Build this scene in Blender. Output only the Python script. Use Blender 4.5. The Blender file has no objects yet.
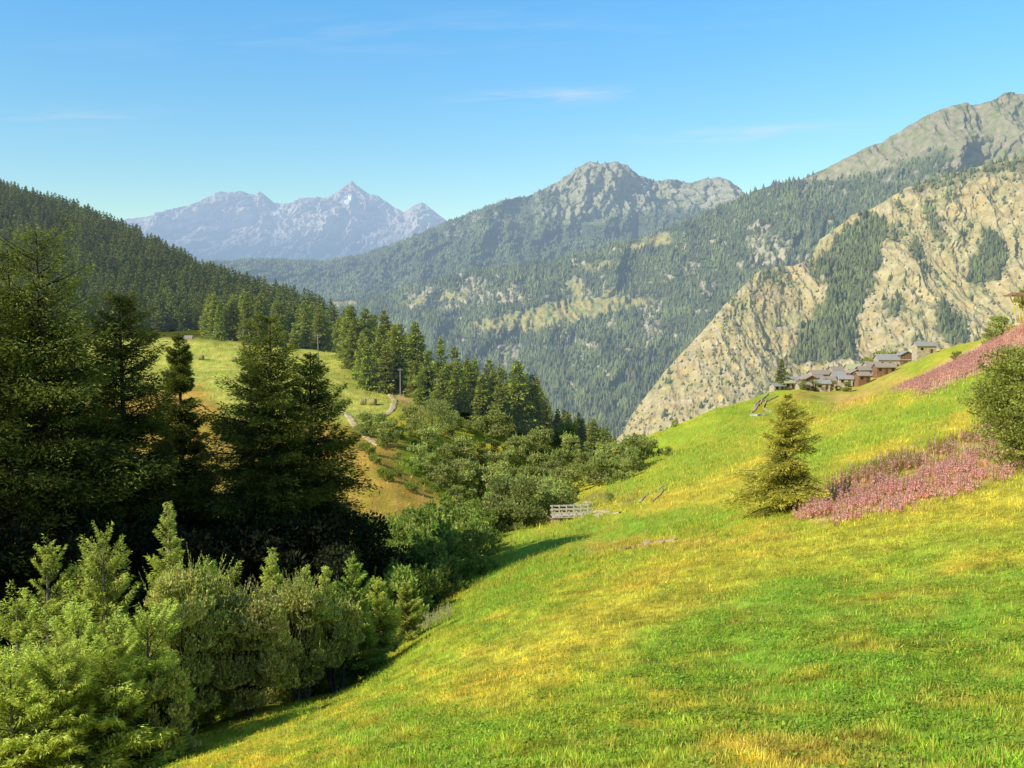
import bpy, math
import numpy as np
from mathutils import Vector

SC = bpy.context.scene
COL = SC.collection
rng = np.random.default_rng(7)

# ------------------------------------------------------------------ camera
F = 35 / 36 * 1024
HZ = 300.0                                   # picture row of the eye-level horizon
PITCH = math.atan((384 - HZ) / F)
cam_d = bpy.data.cameras.new('camera'); cam_d.lens = 35; cam_d.sensor_width = 36
cam_d.clip_start = 0.5; cam_d.clip_end = 80000
cam = bpy.data.objects.new('camera', cam_d); COL.objects.link(cam)
cam.rotation_euler = (math.radians(90) - PITCH, 0, 0)
SC.camera = cam
cP, sP = math.cos(PITCH), math.sin(PITCH)

def at(px, py, Y):
    "point of the place seen in direction px, py of the photo at distance Y"
    a = (np.asarray(px, float) - 512) / F; b = (384 - np.asarray(py, float)) / F
    dy = cP + b * sP; k = Y / dy
    return a * k, np.asarray(Y, float) + 0 * k, (-sP + b * cP) * k

def pix(x, y, z):
    f = y * cP - z * sP; up = y * sP + z * cP
    return 512 + F * x / f, 384 - F * up / f

# ------------------------------------------------------------------ noise
def _h(ix, iy, s):
    n = (ix.astype(np.int64) * 374761393 + iy.astype(np.int64) * 668265263 + s * 974711) & 0xffffffff
    n = ((n ^ (n >> 13)) * 1274126177) & 0xffffffff
    return ((n ^ (n >> 16)) & 0xffff) / 65535.0
def vn(x, y, s=0):
    x = np.asarray(x, float); y = np.asarray(y, float)
    ix = np.floor(x); iy = np.floor(y); fx = x - ix; fy = y - iy
    ga = lambda a, b: (lambda t: np.cos(t) * (fx - a) + np.sin(t) * (fy - b))(_h(ix + a, iy + b, s) * 6.2832)
    u = fx ** 3 * (fx * (fx * 6 - 15) + 10); v = fy ** 3 * (fy * (fy * 6 - 15) + 10)
    return 1.5 * ((ga(0, 0) * (1 - u) + ga(1, 0) * u) * (1 - v) + (ga(0, 1) * (1 - u) + ga(1, 1) * u) * v)
def fbm(x, y, o=4, s=0, g=0.5):
    r = 0; a = 1; t = 0
    for k in range(o):
        r = r + a * vn(x, y, s + k * 17); t += a; a *= g; x = x * 2.03 + 5.1; y = y * 2.03 - 3.7
    return r / t
def ridged(x, y, o=4, s=0, g=0.5):
    r = 0; a = 1; t = 0
    for k in range(o):
        r = r + a * (1 - 2 * np.abs(vn(x, y, s + k * 17))); t += a; a *= g; x = x * 2.03 + 5.1; y = y * 2.03 - 3.7
    return r / t
def ss(a, b, x):
    t = np.clip((x - a) / (b - a), 0, 1); return t * t * (3 - 2 * t)
def poly(px, py, pts, soft=0):
    "1 inside polygon (with a soft edge of that many pixels)"
    px = np.asarray(px, float); py = np.asarray(py, float)
    ins = np.zeros(px.shape, bool); dmin = np.full(px.shape, 1e9)
    n = len(pts)
    for i in range(n):
        x0, y0 = pts[i]; x1, y1 = pts[(i + 1) % n]
        if y0 != y1:
            c = ((y0 > py) != (y1 > py)) & (px < (x1 - x0) * (py - y0) / (y1 - y0) + x0); ins ^= c
        if soft:
            dx, dy = x1 - x0, y1 - y0; L = dx * dx + dy * dy + 1e-9
            t = np.clip(((px - x0) * dx + (py - y0) * dy) / L, 0, 1)
            dmin = np.minimum(dmin, np.hypot(px - x0 - t * dx, py - y0 - t * dy))
    if not soft: return ins.astype(float)
    sd = np.where(ins, dmin, -dmin)
    return ss(-soft, soft, sd)

# ------------------------------------------------------------------ mesh + material helpers
def mesh_from(name, V, quads=None, tris=None, col=None, smooth=False, mat=None):
    V = np.asarray(V, np.float32).reshape(-1, 3)
    q = np.zeros((0, 4), np.int32) if quads is None or len(quads) == 0 else np.asarray(quads, np.int32).reshape(-1, 4)
    t = np.zeros((0, 3), np.int32) if tris is None or len(tris) == 0 else np.asarray(tris, np.int32).reshape(-1, 3)
    me = bpy.data.meshes.new(name)
    me.vertices.add(len(V)); me.vertices.foreach_set('co', V.ravel())
    loops = np.concatenate([q.ravel(), t.ravel()])
    me.loops.add(len(loops)); me.loops.foreach_set('vertex_index', loops)
    tot = np.concatenate([np.full(len(q), 4), np.full(len(t), 3)]).astype(np.int32)
    me.polygons.add(len(tot))
    st = np.concatenate([[0], np.cumsum(tot)[:-1]]).astype(np.int32)
    me.polygons.foreach_set('loop_start', st)
    try: me.polygons.foreach_set('loop_total', tot)
    except Exception: pass
    me.polygons.foreach_set('use_smooth', np.full(len(tot), smooth))
    if col is not None:
        c = np.ones((len(V), 4), np.float32); c[:, :3] = np.asarray(col, np.float32).reshape(len(V), -1)
        a = me.color_attributes.new('Col', 'FLOAT_COLOR', 'POINT'); a.data.foreach_set('color', c.ravel())
    me.update(calc_edges=True)
    if mat: me.materials.append(mat)
    return me
def link(name, me, parent=None, loc=None, **props):
    o = bpy.data.objects.new(name, me); COL.objects.link(o)
    if parent: o.parent = parent
    if loc is not None: o.location = [float(v) for v in loc]
    for k, v in props.items():
        if v is not None: o[k] = v
    return o
def thing(name, label, cat, loc=(0, 0, 0), rz=0, group=None):
    o = link(name, None, None, loc, label=label, category=cat, group=group)
    o.rotation_euler = (0, 0, rz); return o

class NB:
    def __init__(s, name):
        s.m = bpy.data.materials.new(name); s.m.use_nodes = True
        s.t = s.m.node_tree; s.n = s.t.nodes; s.l = s.t.links
        s.n.clear(); s.out = s.n.new('ShaderNodeOutputMaterial')
    def node(s, k, **kw):
        n = s.n.new(k)
        for a, b in kw.items(): setattr(n, a, b)
        return n
    def con(s, a, b): s.l.new(a, b)
    def put(s, sock, v):
        if isinstance(v, bpy.types.NodeSocket): s.con(v, sock)
        elif isinstance(v, (tuple, list)) and len(v) == 3 and sock.type == 'RGBA': sock.default_value = (*v, 1)
        else: sock.default_value = v
    def math(s, op, a, b=0.0, c=None, clamp=False):
        n = s.node('ShaderNodeMath', operation=op, use_clamp=clamp); s.put(n.inputs[0], a); s.put(n.inputs[1], b)
        if c is not None: s.put(n.inputs[2], c)
        return n.outputs[0]
    def mix(s, f, a, b, mode='MIX'):
        n = s.node('ShaderNodeMix', data_type='RGBA', blend_type=mode)
        s.put(n.inputs[0], f); s.put(n.inputs[6], a); s.put(n.inputs[7], b); return n.outputs[2]
    def noise(s, scale, detail=4, vec=None, rough=0.55):
        n = s.node('ShaderNodeTexNoise'); n.inputs['Scale'].default_value = scale
        n.inputs['Detail'].default_value = detail; n.inputs['Roughness'].default_value = rough
        if vec is not None: s.con(vec, n.inputs['Vector'])
        return n.outputs['Fac']
    def pos(s): return s.node('ShaderNodeNewGeometry').outputs['Position']
    def objco(s): return s.node('ShaderNodeTexCoord').outputs['Object']
    def ramp(s, f, a, b):
        n = s.node('ShaderNodeMapRange', clamp=True); s.put(n.inputs[0], f); n.inputs[1].default_value = a; n.inputs[2].default_value = b
        return n.outputs[0]
    def bsdf(s, col, rough=0.8, spec=0.2):
        n = s.node('ShaderNodeBsdfPrincipled'); s.put(n.inputs['Base Color'], col); s.put(n.inputs['Roughness'], rough)
        n.inputs['Specular IOR Level'].default_value = spec; return n
    def bump(s, h, strength, dist, b):
        n = s.node('ShaderNodeBump'); s.put(n.inputs['Height'], h); n.inputs['Strength'].default_value = strength
        n.inputs['Distance'].default_value = dist; s.con(n.outputs[0], b.inputs['Normal'])
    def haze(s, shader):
        "air haze painted as blue surface glow: grows with the distance of the place itself from the valley head (world position)"
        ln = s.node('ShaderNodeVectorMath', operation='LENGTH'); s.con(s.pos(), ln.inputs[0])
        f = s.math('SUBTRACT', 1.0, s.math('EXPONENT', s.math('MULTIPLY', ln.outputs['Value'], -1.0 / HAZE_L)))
        e = s.node('ShaderNodeEmission'); s.put(e.inputs[0], HAZE_C); e.inputs[1].default_value = 1  # blue glow on the surfaces themselves stands in for hazy air
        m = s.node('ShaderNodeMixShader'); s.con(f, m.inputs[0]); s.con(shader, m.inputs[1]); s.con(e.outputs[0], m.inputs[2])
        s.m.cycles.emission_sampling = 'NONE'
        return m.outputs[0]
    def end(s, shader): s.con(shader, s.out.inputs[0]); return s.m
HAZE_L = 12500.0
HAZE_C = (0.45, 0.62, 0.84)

def mat_simple(name, col, var=0.25, scale=3.0, rough=0.85, bump=0.0, col2=None, spec=0.2, stretch=None):
    b = NB(name); co = b.objco()
    if stretch:
        mp = b.node('ShaderNodeMapping'); mp.inputs['Scale'].default_value = stretch; b.con(co, mp.inputs[0]); co = mp.outputs[0]
    f = b.noise(scale, 6, co)
    f = b.ramp(f, 0.3, 0.7)
    c2 = col2 or tuple(c * (1 - var * 2) for c in col)
    c = b.mix(f, c2, col); s = b.bsdf(c, rough, spec)
    if bump: b.bump(f, 0.6, bump, s)
    return b.end(s.outputs[0])
def mat_leaf(name, transl=0.3, rnd=0.25, haze=False, tc=1.3):
    b = NB(name)
    a = b.node('ShaderNodeVertexColor', layer_name='Col').outputs[0]
    r = b.node('ShaderNodeObjectInfo').outputs['Random']
    hs = b.node('ShaderNodeHueSaturation')
    b.put(hs.inputs['Hue'], b.math('ADD', 0.5, b.math('MULTIPLY', b.math('SUBTRACT', r, 0.5), rnd * 0.05)))
    b.put(hs.inputs['Value'], b.math('ADD', 1 - rnd / 2, b.math('MULTIPLY', r, rnd)))
    b.con(a, hs.inputs['Color'])
    c = hs.outputs[0]
    p = b.bsdf(c, 0.65, 0.15)
    t = b.node('ShaderNodeBsdfTranslucent'); b.put(t.inputs[0], b.mix(1.0, c, (tc, tc, tc * 0.6), 'MULTIPLY'))
    m = b.node('ShaderNodeMixShader'); m.inputs[0].default_value = transl
    b.con(p.outputs[0], m.inputs[1]); b.con(t.outputs[0], m.inputs[2])
    o = m.outputs[0]
    if haze: o = b.haze(o)
    return b.end(o)
def mat_col(name, haze=False, bump=0.0, bscale=1.0, var=0.3, rough=0.95):
    b = NB(name); a = b.node('ShaderNodeVertexColor', layer_name='Col').outputs[0]
    f = b.noise(bscale, 7, b.pos(), 0.65)
    v = b.node('ShaderNodeMapRange'); b.con(f, v.inputs[0]); v.inputs[1].default_value = 0.3; v.inputs[2].default_value = 0.7
    v.inputs[3].default_value = 1 - var; v.inputs[4].default_value = 1 + var
    cc = b.node('ShaderNodeVectorMath', operation='SCALE'); b.con(a, cc.inputs[0]); b.con(v.outputs[0], cc.inputs['Scale'])
    p = b.bsdf(cc.outputs[0], rough, 0.05)
    if bump: b.bump(f, 0.9, bump, p)
    if haze:
        f2 = b.noise(bscale * 5, 6, b.pos(), 0.7); v2 = b.node('ShaderNodeMapRange'); b.con(f2, v2.inputs[0]); v2.inputs[1].default_value = .3; v2.inputs[2].default_value = .7
        v2.inputs[3].default_value = .8; v2.inputs[4].default_value = 1.18
        c3 = b.node('ShaderNodeVectorMath', operation='SCALE'); b.con(cc.outputs[0], c3.inputs[0]); b.con(v2.outputs[0], c3.inputs['Scale']); b.con(c3.outputs[0], p.inputs['Base Color'])
    o = p.outputs[0]
    if haze: o = b.haze(o)
    return b.end(o)

M_ground = mat_col('meadow_soil', bump=0.12, bscale=2.2, var=0.3)
M_blade = mat_leaf('grass_blade', 0.35, 0.0)
M_flower = mat_leaf('fireweed_petals', 0.55, 0.0)
M_path = mat_col('path_dirt', bump=0.05, bscale=3, var=0.2)
M_larch = mat_leaf('larch_needles', 0.3, 0.3)
M_leafy = mat_leaf('shrub_leaves', 0.3, 0.3)
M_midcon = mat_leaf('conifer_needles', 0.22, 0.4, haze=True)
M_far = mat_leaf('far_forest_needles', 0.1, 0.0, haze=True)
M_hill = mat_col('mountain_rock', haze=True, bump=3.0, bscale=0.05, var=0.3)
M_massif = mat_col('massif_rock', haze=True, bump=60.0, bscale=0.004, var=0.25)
M_bark = mat_simple('bark', (0.10, 0.075, 0.055), 0.3, 6, 0.9, 0.02, stretch=(1, 1, .3))
M_barkpale = mat_simple('pale_bark', (0.24, 0.2, 0.16), 0.3, 6, 0.9, 0.02, stretch=(1, 1, .3))

# ------------------------------------------------------------------ near terrain (one height field over the valley head)
CP = [
 (512,775,12),(1024,742,12),(250,800,12),(1250,705,12),(0,860,12),(-300,900,12),
 (300,752,20),(512,694,20),(800,652,20),(1024,622,20),(1250,590,20),
 (-300,840,26),(0,800,26),(150,768,26),
 (40,780,30),(150,748,30),(250,715,33),(340,690,40),(420,645,38),(512,610,36),(800,560,35),(1024,520,35),(1250,480,35),
 (150,690,45),(0,720,45),(-300,740,45),
 (0,640,62),(250,655,60),(400,625,62),(512,582,62),(650,545,62),(772,517,62),(900,487,62),(1024,455,62),(1300,370,62),(-300,560,62),
 (100,600,80),(300,602,80),(420,590,80),
 (470,552,88),(560,534,84),(600,546,75),(650,508,90),(800,470,92),(1024,425,92),(1300,330,92),
 (300,548,115),(400,545,115),(100,520,115),(-200,480,115),
 (350,505,150),(420,510,150),(150,470,150),(0,450,150),(480,524,135),(585,514,130),(650,487,130),(800,450,130),(1024,390,130),(1300,270,130),
 (450,505,160),(480,495,185),(540,482,200),(600,470,225),(640,460,215),
 (380,432,200),(430,442,205),(380,475,165),
 (700,450,200),(800,425,200),(900,393,200),(1024,347,200),(1300,210,200),
 (250,402,220),(350,407,225),(200,372,270),(300,372,270),(390,387,270),(200,343,340),(300,351,330),(380,368,320),(100,402,220),(0,402,220),(0,352,330),(-200,340,330),
 (440,405,245),(520,428,245),(580,450,255),(640,470,300),(520,455,340),(440,425,340),(400,392,390),
 (640,441,320),(700,418,320),(800,412,300),(900,388,300),(960,362,300),(1024,321,290),(850,400,350),(900,382,350),(940,362,350),(1300,150,300),
 (760,396,380),(775,394,420),(800,391,420),(830,389,420),(850,385,425),(880,375,425),(905,366,430),(930,353,435),(1024,330,420),(1300,170,420),
 (640,500,430),(700,462,430),(730,440,420),(790,410,520),(850,390,520),(920,372,520),(1024,360,520),(1300,260,520),
 (200,337,400),(100,337,420),(300,345,410),(-200,320,420),
 (0,196,1000),(-200,152,1100),(-400,120,1100),(100,228,900),(200,280,780),(280,312,690),(330,335,620),(370,360,600),
 (0,275,650),(100,288,620),(200,318,560),(-200,240,650),(-400,220,650),
 (0,270,1400),(200,350,1150),(330,430,900),(450,520,600),(600,580,600),(512,600,1000),(-300,240,1500),
 (850,520,800),(1024,500,800),(1300,450,800),(512,640,1500),(1024,600,1500),(200,500,1500),
 (760,470,560),(700,520,560),
]
cp = np.array(CP, float)
X_, Y_, Z_ = at(cp[:, 0], cp[:, 1], cp[:, 2])
UK = 2.6
def _uv(x, y): return UK * x / y, np.log(y)
cu, cv = _uv(X_, Y_); cs = Z_ / Y_
def _k(r2): return np.where(r2 > 1e-12, r2 * np.log(np.maximum(r2, 1e-12)), 0)
_n = len(cu)
A = np.zeros((_n + 3, _n + 3)); A[:_n, :_n] = _k((cu[:, None] - cu) ** 2 + (cv[:, None] - cv) ** 2) + np.eye(_n) * 0.002
P_ = np.stack([np.ones(_n), cu, cv], 1); A[:_n, _n:] = P_; A[_n:, :_n] = P_.T
W_ = np.linalg.solve(A, np.concatenate([cs, np.zeros(3)]))
def hgt(x, y):
    x = np.asarray(x, float); y = np.maximum(np.asarray(y, float), 3.0)
    shp = np.broadcast(x, y).shape
    x = np.broadcast_to(x, shp).ravel(); y = np.broadcast_to(y, shp).ravel()
    out = np.empty(x.shape)
    for i in range(0, len(x), 60000):
        u, v = _uv(x[i:i + 60000], y[i:i + 60000])
        u = np.clip(u, -3.6, 3.6)
        s = W_[_n] + W_[_n + 1] * u + W_[_n + 2] * v
        s = s + _k((u[:, None] - cu) ** 2 + (v[:, None] - cv) ** 2) @ W_[:_n]
        out[i:i + 60000] = s * y[i:i + 60000]
    out += .07 * vn(x / .75, y / .75, 13) * np.clip((70 - y) / 30, 0, 1)
    amp = np.clip(y / 100, 0.1, 3)
    out += amp * (0.55 * fbm(x / 14, y / 14, 3, 3) + 0.25 * vn(x / 3.1, y / 3.1, 9) * np.clip(40 / y, 0.2, 1))
    # the cut of the small stream below the bridge
    return out.reshape(shp)

# ------------------------------------------------------------------ ground colour zones (soil, hay, herbs, painted gully shade)
def C(*a): return np.array(a, float)
G_GREEN = C(0.27, 0.43, 0.04); G_YEL = C(0.78, 0.59, 0.07); G_LIME = C(0.58, 0.60, 0.055)
G_ORG = C(0.74, 0.44, 0.10); G_PINK = C(0.92, 0.50, 0.40); G_BROWN = C(0.32, 0.20, 0.08); G_DARK = C(0.07, 0.08, 0.015)
PINK1 = [(898,388),(950,360),(1030,322),(1030,350),(975,372),(925,392)]
PINK2 = [(798,516),(835,492),(885,482),(960,455),(1030,428),(1030,465),(960,492),(890,508),(820,523)]
RED3 = [(862,482),(900,460),(960,440),(1010,425),(1015,436),(950,455),(895,472)]
MEADOW_L = [(120,335),(260,338),(330,345),(400,370),(405,395),(380,425),(340,425),(150,415),(0,410),(0,330)]
BANK_L = [(100,400),(200,385),(230,420),(345,425),(400,440),(430,480),(440,505),(380,525),(330,540),(100,520)]
def ground_col(x, y, px, py):
    n1 = fbm(x / 9, y / 9, 4, 21); n2 = fbm(x / 2.2 + 7, y / 2.2, 3, 33); n3 = fbm(px / 60, py / 22, 3, 41)
    # streaks run along the slope
    st = fbm((px * 0.9 + py * 1.6) / 170, (py - px * -0.42) / 26, 4, 55)
    def L(a, b, f): f = np.clip(f, 0, 1)[..., None]; return a * (1 - f) + b * f
    c = L(G_LIME, G_YEL, 0.5 + 1.5 * st + 0.7 * n1)
    g = ss(-0.02, 0.32, n3 + 0.5 * n2 + 0.2) * 0.75
    c = L(c, G_GREEN, g * 0.75)
    wx = px + 26 * n3 + 10 * n1; wy = py + 14 * n1 + 8 * n2
    for pl, s, f in (([(600,640),(760,560),(900,600),(1040,560),(1040,780),(860,780),(700,700)], 26, 0.95),
                     ([(300,720),(420,690),(560,730),(720,700),(700,780),(280,780)], 20, 0.6),
                     ([(470,560),(600,520),(700,505),(770,512),(700,535),(620,548),(520,600),(420,640)], 8, 0.85),
                     ([(575,495),(640,475),(740,445),(760,455),(660,490),(600,505)], 6, 0.75),
                     ([(640,440),(760,395),(780,415),(690,460),(600,480),(600,460)], 8, 0.55),
                     ([(760,455),(860,420),(1000,380),(1000,395),(880,440),(800,468)], 5, 0.6)):
        c = L(c, G_GREEN, poly(wx, wy, pl, s) * f * (0.75 + 0.9 * n2))
    for pl, s, f, k in (([(420,700),(600,600),(740,545),(1030,470),(1030,520),(800,570),(640,640),(520,720)], 22, 0.7, G_YEL),
                        ([(640,500),(760,465),(790,480),(760,505),(660,512)], 6, 0.8, G_YEL),
                        ([(700,720),(880,740),(900,780),(680,780)], 16, 0.7, G_ORG * 0.8 + G_YEL * .2),
                        ([(240,745),(340,730),(350,770),(240,775)], 10, 0.6, G_YEL),
                        ([(560,546),(640,538),(740,535),(800,528),(800,534),(700,548),(600,555)], 4, 0.6, G_ORG),
                        ([(590,495),(640,492),(640,503),(590,505)], 4, 0.7, G_BROWN),
                        ([(780,345),(960,325),(1024,312),(1024,322),(940,350),(900,372),(790,405),(800,390)], 5, 0.6, G_ORG * .7 + G_PINK * .2),
                        ([(820,400),(900,375),(920,380),(840,412)], 6, 0.6, G_ORG * .6 + G_PINK * .3),
                        ([(800,500),(900,470),(1030,440),(1030,480),(900,515),(820,528)], 6, 0.5, G_ORG * .7 + G_BROWN * .3)):
        c = L(c, k, poly(wx, wy, pl, s) * f * (0.8 + 0.8 * n1))
    for pl, s, f, k in ((PINK1, 4, 0.85, G_PINK), (PINK2, 6, 0.6, G_PINK * .7 + G_BROWN * .3), (RED3, 5, 0.7, G_PINK * .6 + G_BROWN * .4)):
        c = L(c, k, poly(px, py, pl, s) * f)
    far = (y > 100) & (px < 660)
    lm = poly(px, py, MEADOW_L, 4) * far
    mc = L(C(.66,.60,.13), C(.50,.55,.10), 0.5 + 1.2 * fbm(px / 40, py / 5, 3, 71) + 0.4 * n1)
    mow = 0.5 + 0.5 * np.sin(py * 1.1 + px * 0.1 + 3 * n1)
    mc = mc * (0.92 + 0.12 * mow[..., None]); c = L(c, mc, lm)
    bk = poly(px + 10 * n1, py + 6 * n2, BANK_L, 8) * (y > 95) * (px < 480)
    bc = L(G_ORG, C(.42,.34,.05), 0.5 + 1.4 * n1 + n2)
    c = L(c, bc, bk)
    c = L(c, G_GREEN * .9, poly(px + 10 * n2, py, [(395,440),(470,480),(450,500),(400,470)], 6) * (y > 100) * 0.8)
    c = L(c, G_PINK * .5 + G_BROWN * .5, poly(px, py, [(395,372),(425,395),(430,412),(405,412),(392,392)], 8) * (y > 150) * (.5 + 1.2 * n2))
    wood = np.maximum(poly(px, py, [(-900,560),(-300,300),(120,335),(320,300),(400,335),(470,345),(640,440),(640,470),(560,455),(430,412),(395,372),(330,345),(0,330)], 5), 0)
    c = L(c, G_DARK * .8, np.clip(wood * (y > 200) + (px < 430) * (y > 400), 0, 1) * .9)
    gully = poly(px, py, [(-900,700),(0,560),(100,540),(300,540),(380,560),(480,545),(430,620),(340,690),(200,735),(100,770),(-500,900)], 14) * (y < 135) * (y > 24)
    c = L(c, G_DARK + C(.03,.01,0), gully * .85)  # tree shade over the gully painted into the ground colour
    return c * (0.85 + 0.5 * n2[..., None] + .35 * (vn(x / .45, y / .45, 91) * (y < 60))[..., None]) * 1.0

def build_ground():
    nu, nv = 720, 760
    u = np.linspace(-1.35, 1.25, nu); v = np.linspace(math.log(4.0), math.log(1700), nv)
    U, Vv = np.meshgrid(u, v); Y = np.exp(Vv); X = U * Y
    Z = hgt(X, Y)
    px, py = pix(X, Y, Z)
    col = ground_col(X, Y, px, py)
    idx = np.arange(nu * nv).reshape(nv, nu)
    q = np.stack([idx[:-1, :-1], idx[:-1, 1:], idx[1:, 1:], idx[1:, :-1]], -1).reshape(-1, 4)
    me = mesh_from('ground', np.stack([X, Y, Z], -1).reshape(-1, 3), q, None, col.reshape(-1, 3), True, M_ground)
    link('ground', me, kind='structure')
    return X, Y, Z, px, py
GX, GY, GZ, GPX, GPY = build_ground()

# visible ground lookup: which distance does a picture row of a column meet first
def ground_hit(px, py, ymin=8, ymax=520):
    Y = np.exp(np.linspace(math.log(ymin), math.log(ymax), 500))
    x, y, z = at(np.full(500, px), np.full(500, py), Y)
    d = z - hgt(x, y)
    i = np.argmax(d < 0)
    if d[i] >= 0: return None
    if i == 0: return x[0], y[0], float(hgt(x[0], y[0]))
    f = d[i - 1] / (d[i - 1] - d[i]); yy = Y[i - 1] + f * (Y[i] - Y[i - 1])
    x, y, z = at(px, py, yy)
    return float(x), float(y), float(hgt(x, y))
def gz(x, y): return float(hgt(np.array([x]), np.array([y]))[0])
def spot(px, Y): x = (px - 512) / F * Y * 1.0; x = x * 1.0; return x, Y, gz(x, Y)

# ------------------------------------------------------------------ far mountains
def mountain(name, cols, nt, pxr, npx, disp, spur, rough, colfn, mat, seed, back=0.35, crag=1.0):
    cols = np.array(cols, float)
    px = np.linspace(*pxr, npx)
    ty = np.interp(px, cols[:, 0], cols[:, 1]); tY = np.interp(px, cols[:, 0], cols[:, 2])
    by = np.interp(px, cols[:, 0], cols[:, 3]); bY = np.interp(px, cols[:, 0], cols[:, 4])
    k = np.ones(9) / 9
    sm = lambda a: np.convolve(np.pad(a, 4, 'edge'), k, 'valid')
    tY, by, bY = sm(sm(tY)), sm(sm(by)), sm(sm(bY))
    ty = ty + crag * 1.4 * fbm(px / 9, px * 0, 3, seed + 1)
    t = np.linspace(0, 1, nt)[:, None]
    YY = bY + (tY - bY) * t ** 1.15
    PY = by + (ty - by) * t
    X, Y, Z = at(np.broadcast_to(px, PY.shape), PY, YY)
    e = np.minimum(1, (1 - t) * 9) ** .8      # relief dies out at the skyline so that the outline stays
    wx = X / spur + 0.5 * fbm(X / spur / 1.7, Y / spur / 1.7, 3, seed + 7); wy = (Z * 0.45) / spur + 0.3 * fbm(X / spur, Z / spur, 3, seed + 9)
    r = ridged(wx, wy, 5, seed, 0.52) + 0.6 * fbm(wx * .4, wy * .4, 3, seed + 3)
    Y2 = Y - disp * (r - .2) * (0.35 + 0.65 * e)
    Y2 = Y2 - rough * 1.6 * ridged(X / spur * 6 - Z / spur * 1.5, Z / spur * 3.2, 5, seed + 5, .6)
    k_ = Y2 / Y
    Zd = Z + rough * 0.5 * e * ridged(X / spur * 5, Y / spur * 5, 4, seed + 11)
    col = colfn(*pix(X, Y2, Zd), X, Y2, Zd, r)
    # the far side of the mountain
    nb = 6; bt = np.linspace(0.08, 1, nb)[:, None]
    Xb = X[-1] * (1 + back * bt); Yb = Y2[-1] * (1 + back * bt); Zb = Zd[-1] - (Y2[-1] * back * bt) * 0.5
    Xa = np.vstack([X, Xb]); Ya = np.vstack([Y2, Yb]); Za = np.vstack([Zd, Zb])
    cc = np.concatenate([col, np.repeat(col[-1:], nb, 0)], 0)
    nn = nt + nb; idx = np.arange(nn * npx).reshape(nn, npx)
    q = np.stack([idx[:-1, :-1], idx[:-1, 1:], idx[1:, 1:], idx[1:, :-1]], -1).reshape(-1, 4)
    me = mesh_from(name, np.stack([Xa, Ya, Za], -1).reshape(-1, 3), q, None, cc.reshape(-1, 3), True, mat)
    link(name, me, kind='structure')
    return X, Y2, Zd
def L3(a, b, f): f = np.clip(f, 0, 1)[..., None]; return a * (1 - f) + b * f

R_FOR = C(0.09, 0.11, 0.045); R_ROCK = C(0.36, 0.30, 0.22); R_GRASS = C(0.24, 0.24, 0.07); R_OCH = C(0.52, 0.385, 0.155); R_PAST = C(0.34, 0.33, 0.10)

# farthest blue massif
def col_far(px, py, X, Y, Z, r):
    n = fbm(px / 14, py / 9, 4, 5)
    c = L3(C(.32,.27,.23), C(.72,.61,.47), 0.45 + 1.0 * n + 0.3 * r)
    c = L3(c, C(.10,.16,.16), ss(218, 258, py + 14 * n))
    c = L3(c, C(1.5,1.5,1.5), poly(px, py, [(342,199),(348,194),(352,198),(347,204)], 1.5))
    c = L3(c, C(1.2,1.1,1.1), poly(px, py, [(268,208),(280,214),(284,220),(272,214)], 2) * .6)
    return c
FAR = [(60,225),(110,222),(140,217),(160,214),(180,209),(200,206),(213,199),(225,194),(243,192),(255,195),(262,193),(275,203),(290,205),(305,199),(318,197),
       (335,200),(345,190),(350,185),(354,181),(359,187),(366,192),(372,196),(380,197),(395,208),(405,213),(415,207),(424,204),(435,212),(446,221),(470,235),(520,255)]
mountain('distant_mountains', [(a, b, 16000, 300, 11500) for a, b in FAR], 220, (60, 520), 700, 1500, 1050, 90, col_far, M_massif, 101)

# central mountain with its rocky top
CEN = [(150,268),(225,262),(260,260),(300,261),(330,262),(350,258),(380,250),(410,240),(440,226),(470,214),(500,204),(530,196),(550,188),(565,178),(578,168),(590,164),
       (600,166),(612,164),(625,168),(637,178),(655,182),(670,181),(690,184),(700,181),(712,180),(725,183),(738,190),(750,200),(800,215),(900,240)]
def col_cen(px, py, X, Y, Z, r):
    n = fbm(px / 22, py / 12, 5, 61); n2 = fbm(px / 6, py / 5, 3, 63)
    alp = poly(px + 8 * n, py + 10 * n, [(540,185),(590,150),(640,160),(740,170),(760,205),(720,212),(660,205),(600,222),(560,222),(530,212),(560,200)], 6)
    rock = L3(C(.20,.23,.08), C(.40,.35,.22), 0.5 + 2.4 * n2 + .6 * r)
    c = L3(R_FOR + 0 * n[..., None], rock, alp)
    c = L3(c, rock, poly(px, py, [(440,226),(500,200),(540,195),(560,215),(500,232),(450,240)], 7) * ss(.0, .3, n + n2 * .6) * .8)
    c = L3(c, C(.36,.32,.22), ss(.28, .42, n2 + .5 * n) * ss(260, 215, py) * .6)
    c = L3(c, R_PAST, poly(px, py, [(495,226),(560,214),(570,222),(520,234)], 4) * ss(0, .3, n2) * .6)
    return c
cenG = mountain('central_mountain', [(a, b, 6600, 330, 4300) for a, b in CEN], 210, (150, 900), 620, 520, 420, 60, col_cen, M_hill, 202)

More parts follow.
